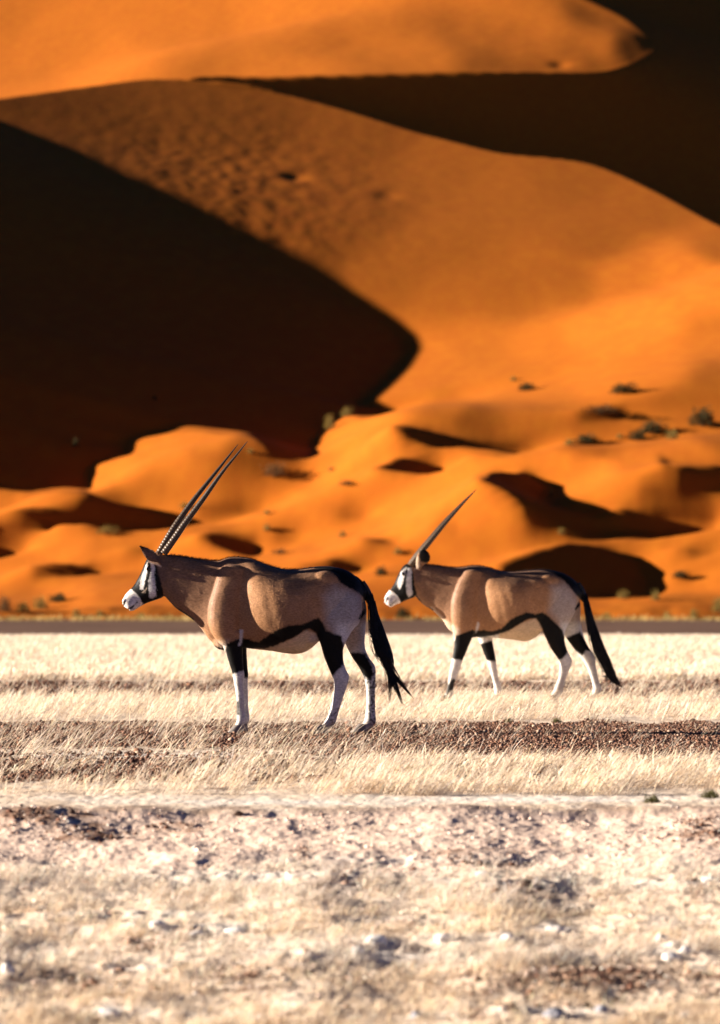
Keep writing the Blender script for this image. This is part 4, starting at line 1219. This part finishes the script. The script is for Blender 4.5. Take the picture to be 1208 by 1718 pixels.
def plants():
    rng = np.random.default_rng(5)
    gm = mat_attr('dry_grass_blades', 0.75, 20, 0.1, transl=0.30, spec=.2)
    cream = (.88, .72, .55); straw = (.90, .71, .51)
    # belt between the two animals' feet
    X, D = sample_fan(rng, 4400, 33.2, 40.8)
    keep = rng.uniform(0, 1, len(X)) < smooth01(fbm(X * 1.3, D * .9, 3, 3), -.30, .22) * .9 + .1
    grass_mesh('tall_grass', 'wind-bent cream grass in the belt between the two antelopes', 'grass', X[keep], D[keep], 11, .150, .80, .0034, rng, gm, cream, .04, .6)
    # belt in front of the nearer animal
    X, D = sample_fan(rng, 3100, 20.3, 24.4)
    w = smooth01(X + .35 * D / 25, -.9, .3) * .85 + .15
    w = w * (smooth01(fbm(X * 1.6, D * .8, 13, 3), -.35, .2) * .85 + .15)
    keep = rng.uniform(0, 1, len(X)) < w
    grass_mesh('feather_grass', 'feathery cream grass tufts blown to the right in front of the nearer antelope', 'grass', X[keep], D[keep], 15, .125, .85, .0027, rng, gm, cream, .035, .8)
    # scattered streaks over the gravel at the nearer animal's feet, thicker on the left
    X, D = sample_fan(rng, 1700, 25.0, 33.2)
    w = (1 - smooth01(X, -.2, 1.0)) * .6 + .10
    keep = rng.uniform(0, 1, len(X)) < w
    grass_mesh('sparse_grass', 'thin leaning grass stalks scattered over the brown gravel', 'grass', X[keep], D[keep], 8, .14, .9, .0026, rng, gm, cream, .04, .5)
    X, D = sample_fan(rng, 560, 40.5, 50.5)
    grass_mesh('stray_grass', 'stray grass stalks on the dark gravel behind the antelopes', 'grass', X, D, 8, .15, .8, .004, rng, gm, cream, .05, .5)
    # far pale belts
    X, D = sample_fan(rng, 14500, 50.5, 112, bias=1.6)
    w = 1 - .85 * (smooth01(D + 2 * perlin(X / 3, D / 4, 3), 66, 68) * (1 - smooth01(D, 70, 72)))
    keep = rng.uniform(0, 1, len(X)) < w
    grass_mesh('distant_grass', 'pale sunlit grass covering the plain behind the antelopes', 'grass', X[keep], D[keep], 9, .13, .7, .010, rng, gm, cream, .12, .5)
    X, D = sample_fan(rng, 2600, 203, 218.5, u0=-300, u1=1500)
    keep = rng.uniform(0, 1, len(X)) < smooth01(fbm(X * .35, D * .15, 43, 3), -.15, .4) * smooth01(D, 203, 214)
    grass_mesh('yellow_fringe_grass', 'thin yellow grass fringe along the foot of the dunes', 'grass', X[keep], D[keep], 7, .28, .5, .035, rng, gm, (.42, .29, .10), .35, .3)
    # stubble on the near bank
    X, D = sample_fan(rng, 34000, 13.2, 18.9, u0=-300, u1=1500)
    g, pink, dark, white, strw, uu, vv = ground_fields(X, D)
    w = (0.10 + 0.9 * strw) * (smooth01(fbm(X * 3, D * 2, 23, 3), -.3, .25) * .8 + .2) * (1 - .93 * np.clip(dark * 1.2, 0, 1)) * (1 - .8 * np.clip(white, 0, 1)) * (1 - .85 * pink)
    keep = rng.uniform(0, 1, len(X)) < w * (.30 + .5 * smooth01(fbm(X * 1.2, D * 2.5, 29, 3), -.2, .3))
    X, D, vv = X[keep], D[keep], vv[keep]
    pale = (vv < 1530) | ((vv > 1575) & (vv < 1620))
    grass_mesh('pale_stubble', 'pale cream dead grass matted on the near slope', 'grass', X[pale], D[pale], 8, .065, .95, .0020, rng, gm, (.93, .78, .63), .016, .4, 1.0)
    grass_mesh('straw_stubble', 'tan straw-coloured grass matted on the near slope', 'grass', X[~pale], D[~pale], 8, .055, .85, .0019, rng, gm, straw, .016, .4, 1.0)
    # gravel
    pm = mat_attr('stone_bits', 0.85, 60, 0.25, spec=.15)
    br = [(.15, .068, .042), (.20, .10, .06), (.09, .042, .03), (.24, .125, .08), (.16, .08, .055), (.36, .25, .18)]
    X, D = sample_fan(rng, 140000, 21.6, 33.6)
    g = belt(D, X); keep = rng.uniform(0, 1, len(X)) < g
    pebbles('gravel', 'brown gravel strewn in belts around the nearer antelope', 'gravel', X[keep], D[keep], .0050, br, rng, pm, .8)
    X, D = sample_fan(rng, 26000, 41, 50.5)
    g = belt(D, X); keep = rng.uniform(0, 1, len(X)) < g
    pebbles('dark_gravel', 'dark brown gravel strip behind the farther antelope', 'gravel', X[keep], D[keep], .010, br[:3] + br[4:5], rng, pm)
    X, D = sample_fan(rng, 60000, 13.2, 19.1, u0=-300, u1=1500)
    g, pink, dark, white, strw, uu, vv = ground_fields(X, D)
    w = .10 + .16 * pink * smooth01(fbm(X * 4, D * 2.5, 33, 3), -.2, .3) + .9 * dark
    keep = rng.uniform(0, 1, len(X)) < w * .8
    X, D, dk = X[keep], D[keep], dark[keep]
    d_ = rng.uniform(0, 1, len(X)) < dk
    pebbles('soil_crumbs', 'pinkish crumbs of crusted soil on the near slope', 'soil', X[~d_], D[~d_], .0042, [(.80, .63, .53), (.70, .53, .43), (.84, .72, .62), (.45, .30, .22)], rng, pm, .5)
    pebbles('dark_crumbs', 'dark brown crumbs of soil in the near hollows', 'soil', X[d_], D[d_], .0055, br[:3] + [(.30, .19, .13)], rng, pm, .6)


ROCKS = [
    (183, 1697, 32, 19, 'white rock lying alone at the bottom left of the slope'),
    (931, 1556, 34, 18, 'rounded white rock with a smaller one touching its right side'),
    (948, 1566, 18, 12, 'small cream rock touching the rounded white rock'),
    (634, 1587, 38, 16, 'flat white rock, rightmost of the white crust in the middle of the slope'),
    (598, 1598, 28, 14, 'low white rock just left of the flat white one in the middle'),
    (742, 1578, 26, 15, 'pale rock sitting above the white crust right of the middle'),
    (851, 1580, 30, 15, 'bright white rock with a dark notch, at the right end of the white crust'),
    (1112, 1576, 24, 20, 'upright pale rock, uppermost of the cluster near the right edge'),
    (1124, 1605, 34, 18, 'broad white rock, lowest of the cluster near the right edge'),
    (1150, 1598, 20, 15, 'small white rock on the right of the cluster near the right edge'),
    (1190, 1478, 24, 14, 'pale rock among dark soil at the right edge of the slope'),
    (812, 1466, 36, 12, 'flat pale slab of crust above the dark hollow'),
    (700, 1702, 20, 16, 'round cream stone at the bottom edge, left of the grey stones'),
    (860, 1698, 26, 20, 'round white stone at the bottom edge below the brown patch'),
    (985, 1688, 24, 16, 'pinkish stone at the lower edge of the brown patch'),
    (930, 1706, 44, 20, 'grey-blue stone, largest along the bottom edge'),
    (1010, 1706, 26, 14, 'pale grey stone right of the grey-blue stone'),
    (1150, 1700, 30, 14, 'white stone near the bottom right corner'),
    (395, 1563, 44, 12, 'flat white crust block on the right end of the left white streak'),
    (330, 1568, 26, 12, 'white crust block with a dark crack in the left white streak'),
    (265, 1558, 30, 11, 'white crust block at the left end of the left white streak'),
    (12, 1632, 22, 22, 'white rock cut by the left edge of the picture'),
    (883, 1490, 26, 16, 'brown stone in the dark hollow right of the middle'),
    (400, 1362, 16, 9, 'small dark stone on the ledge, left of the middle'),
    (571, 1268, 9, 7, 'dark stone among the gravel below the nearer antelope'),
    (120, 1362, 12, 10, 'round black stone at the left on the ledge'),
]


def ground_point(u, v):
    lo, hi = 10.0, 300.0
    for _ in range(50):
        m = (lo + hi) / 2
        x = (u - UC) / F * m
        z = float(ground_base(np.array([x]), np.array([m]))[0])
        if VH + F * (CAMH - z) / m > v: lo = m
        else: hi = m
    d = (lo + hi) / 2; x = (u - UC) / F * d
    return x, d, float(ground_height(np.array([x]), np.array([d]))[0])


def rocks():
    rng = np.random.default_rng(9)
    wm = mat_attr('pale_rock', 0.8, 70, 0.35, 0.5, 0.004)
    for i, (u, v, w, h, lab) in enumerate(ROCKS):
        x, d, z = ground_point(u, v + h * 0.3)
        bm = bmesh.new(); bmesh.ops.create_icosphere(bm, subdivisions=3, radius=1.0)
        P = np.array([q.co[:] for q in bm.verts]); T = np.array([[q.index for q in t.verts] for t in bm.faces]); bm.free()
        nz = fbm(P[:, 0] * 1.3 + i * 7, P[:, 1] * 1.3 + P[:, 2] * 1.7, 300 + i, 4)
        cut = np.array([rng.normal(0, 1, 3) for _ in range(9)]); cut /= np.linalg.norm(cut, axis=1)[:, None]
        r = 1 + 0.35 * nz
        for c in cut:                                    # a few broken facets
            dd = P @ c; r = np.where(dd * r > .72, .72 / np.maximum(dd, .1), r)
        P = P * r[:, None] * [w / 2 * d / F * 1.1, w / 2 * d / F * .9, h / 2 * d / F * 1.25]
        col = (.80, .76, .72)
        if 'brown' in lab or 'dark stone' in lab or 'black' in lab: col = (.09, .055, .04)
        elif 'grey' in lab: col = (.34, .34, .38)
        elif 'cream' in lab: col = (.72, .62, .50)
        elif 'pinkish' in lab: col = (.60, .46, .40)
        c = np.array(col)[None] * (1 + .3 * nz[:, None])
        o = mesh_np('rock', P, [T], wm, smooth=False, attrs={'tint': np.clip(c, .02, .88)})
        o.location = (x, d, z + h / 2 * d / F * .35); o.rotation_euler = (0, 0, 0)
        tag(o, lab, 'rock', 'loose rocks on the near slope')


BUSHES = [
    # u, v(base), width px, height px, kind (0 olive, 1 yellow, 2 brown), label
    (553, 722, 22, 26, 1, 'yellow-green bush at the pointed lower end of the biggest shadow'),
    (582, 700, 26, 16, 1, 'small yellowish bush up-slope from the one at the end of the biggest shadow'),
    (884, 655, 34, 14, 0, 'dark lone bush in the middle of the bright slope on the right'),
    (862, 641, 14, 9, 1, 'tiny pale tuft just up-slope left of the dark lone bush'),
    (1048, 662, 52, 18, 0, 'wide olive bush on the upper right slope'),
    (1010, 698, 70, 16, 2, 'low brown scrub spread along a dark hollow on the right slope'),
    (985, 744, 44, 16, 0, 'dark bush at the foot of the low brown scrub'),
    (955, 747, 20, 11, 1, 'yellowish tuft left of the dark bush at the foot of the scrub'),
    (1096, 730, 54, 22, 0, 'olive bush, upper of two touching bushes on the right slope'),
    (1070, 739, 34, 18, 0, 'olive bush, lower left of two touching bushes on the right slope'),
    (1128, 738, 26, 18, 1, 'thin yellowish bush right of two touching olive bushes'),
    (1180, 716, 48, 32, 0, 'tall dense bush at the right edge of the picture'),
    (1040, 738, 14, 9, 1, 'small tuft left of two touching olive bushes'),
    (127, 752, 12, 15, 0, 'dim bush inside the biggest shadow on the left'),
    (260, 672, 10, 8, 0, 'faint bush deep inside the biggest shadow'),
    (462, 808, 56, 24, 2, 'brown scrub on the dim side of the bright mound behind the long horns'),
    (420, 764, 14, 9, 1, 'tiny tuft near the horn tips of the nearer antelope'),
    (582, 822, 30, 9, 2, 'flat brown scrub between the two pairs of horns'),
    (555, 790, 12, 8, 1, 'tiny tuft above the flat brown scrub'),
    (925, 831, 12, 11, 1, 'small yellow tuft on the notch of the large right shadow'),
    (942, 906, 16, 12, 1, 'small yellow tuft below the large right shadow'),
    (310, 862, 22, 12, 1, 'yellowish tuft just behind the horns of the nearer antelope'),
    (180, 898, 44, 14, 1, 'row of low yellow tufts left of the nearer antelope ear'),
    (448, 866, 14, 9, 1, 'tiny tuft right of the nearer horns, above its back'),
    (448, 900, 16, 13, 1, 'yellow tuft above the back of the nearer antelope'),
    (470, 930, 30, 10, 2, 'flat brown scrub just above the back of the nearer antelope'),
    (575, 902, 18, 12, 1, 'yellow tuft above the rump of the nearer antelope'),
    (640, 966, 22, 16, 0, 'green tuft just behind the muzzle of the farther antelope'),
    (668, 938, 20, 12, 1, 'yellow tuft left of the horn base of the farther antelope'),
    (1142, 976, 30, 13, 0, 'dark tuft near the dune foot on the right'),
    (1046, 1005, 26, 16, 1, 'yellow tuft at the lower edge of the rounded shadow on the right'),
    (1100, 1008, 18, 18, 1, 'yellow-green tuft right of the rounded shadow near the dune foot'),
    (1205, 1030, 26, 26, 1, 'yellow tuft at the right edge by the dune foot'),
    (1165, 1040, 22, 18, 1, 'yellow tuft left of the one at the right edge by the dune foot'),
    (1120, 1042, 22, 16, 1, 'third yellow tuft from the right along the dune foot'),
    (8, 1026, 26, 26, 2, 'brown bush at the left edge by the dune foot'),
    (38, 1028, 30, 18, 1, 'yellow tuft right of the brown bush at the left edge'),
    (68, 1022, 30, 22, 1, 'tall yellow tuft in the middle of the left group by the dune foot'),
    (98, 1010, 34, 16, 0, 'greenish bush, farthest right of the left group by the dune foot'),
    (128, 1038, 20, 14, 1, 'small yellow tuft left of the nearer antelope muzzle by the dune foot'),
    (168, 1036, 18, 10, 1, 'tiny tuft below left of the nearer antelope muzzle'),
    (676, 1040, 30, 18, 0, 'green tuft under the head of the farther antelope'),
    (236, 1042, 22, 12, 1, 'yellow tuft below the chin of the nearer antelope'),
    (284, 1040, 18, 10, 1, 'yellow tuft below the throat of the nearer antelope'),
    (1018, 1040, 24, 12, 1, 'yellow tuft right of the farther antelope tail by the dune foot'),
]


def bush_mesh(kind, seed):
    rng = np.random.default_rng(seed)
    n = 900
    a = rng.uniform(0, 2 * math.pi, n); e = np.arccos(rng.uniform(0, 1, n)) * .95
    lobes = 1 + .28 * np.sin(a * 3 + seed) * np.sin(e * 2) + .2 * perlin(a * 1.5, e * 2, seed)
    r = rng.uniform(.25, 1, n) ** .6 * lobes
    P = np.stack([.5 * r * np.sin(e) * np.cos(a), .5 * r * np.sin(e) * np.sin(a), .95 * r * np.cos(e) * .9], 1)
    d = P / (np.linalg.norm(P, axis=1)[:, None] + .01) + rng.normal(0, .45, (n, 3)); d /= np.linalg.norm(d, axis=1)[:, None]
    s = np.cross(d, rng.normal(0, 1, (n, 3))); s /= np.linalg.norm(s, axis=1)[:, None]
    L = rng.uniform(.06, .15, (n, 1)); W = .035 if kind == 0 else .018
    V = np.stack([P - s * W * .5, P + s * W * .5, P + d * L + s * W * .4, P + d * L - s * W * .4], 1).reshape(-1, 3)
    m = 40
    a2 = rng.uniform(0, 2 * math.pi, m); e2 = rng.uniform(.1, 1.2, m)
    T0 = np.stack([.03 * np.cos(a2), .03 * np.sin(a2), np.full(m, -.08)], 1)
    T1 = np.stack([.42 * np.sin(e2) * np.cos(a2), .42 * np.sin(e2) * np.sin(a2), .75 * np.cos(e2)], 1)
    sw = np.stack([np.sin(a2), -np.cos(a2), np.zeros(m)], 1) * .012
    V2 = np.stack([T0 - sw, T0 + sw, T1 + sw * .4, T1 - sw * .4], 1).reshape(-1, 3)
    V = np.vstack([V, V2]); Q = np.arange(len(V)).reshape(-1, 4)
    base = [(.065, .055, .020), (.28, .20, .05), (.15, .08, .03)][kind]
    c = np.array(base)[None] * np.repeat(rng.uniform(.6, 1.4, (n, 1)), 4, 0)
    c = np.vstack([c, np.tile([[.12, .08, .045]], (m * 4, 1))])
    return V, Q, c


def bushes():
    bm_ = mat_attr('bush_leaves', 0.8, 3, 0.1, transl=0.2, spec=.1)
    protos = {}
    for i, (u, v, w, h, kind, lab) in enumerate(BUSHES):
        key = (kind, i % 3)
        if key not in protos:
            V, Q, c = bush_mesh(kind, 50 + kind * 7 + i % 3)
            o = mesh_np('desert_bush', V, [Q], bm_, smooth=False, attrs={'tint': c}); protos[key] = o
        else:
            o = protos[key].copy(); COL.objects.link(o)
        p = dune_point(u, v)
        sc = .9 * w * p.y / F
        o.location = (p.x, p.y, p.z - .03); o.scale = (sc, sc, h * p.y / F * 1.1)
        o.rotation_euler = (0, 0, i * 2.4)
        tag(o, lab, 'bush', 'desert bushes scattered on the dunes')
    gm = bm_
    for i, (u, v, w, lab) in enumerate([(853, 1209, 15, 'small green herb, left one of two at the front edge of the grass belt'), (934, 1210, 17, 'small green herb, right one of two at the front edge of the grass belt'),
                                        (1192, 1338, 30, 'green herb at the right edge on the pale ledge'), (1094, 1345, 28, 'olive green herb on the pale ledge left of the right edge')]):
        x, d, z = ground_point(u, v + 3)
        V, Q, c = bush_mesh(0, 90 + i)
        o = mesh_np('green_herb', V, [Q], gm, smooth=False, attrs={'tint': c * [1.7, 1.9, 1.6]})
        s = w * d / F
        o.location = (x, d, z); o.scale = (s, s, s * .55)
        tag(o, lab, 'plant', 'small green plants on the plain')
setup()
dunes()
ground()
plants()
rocks()
bushes()
animals()
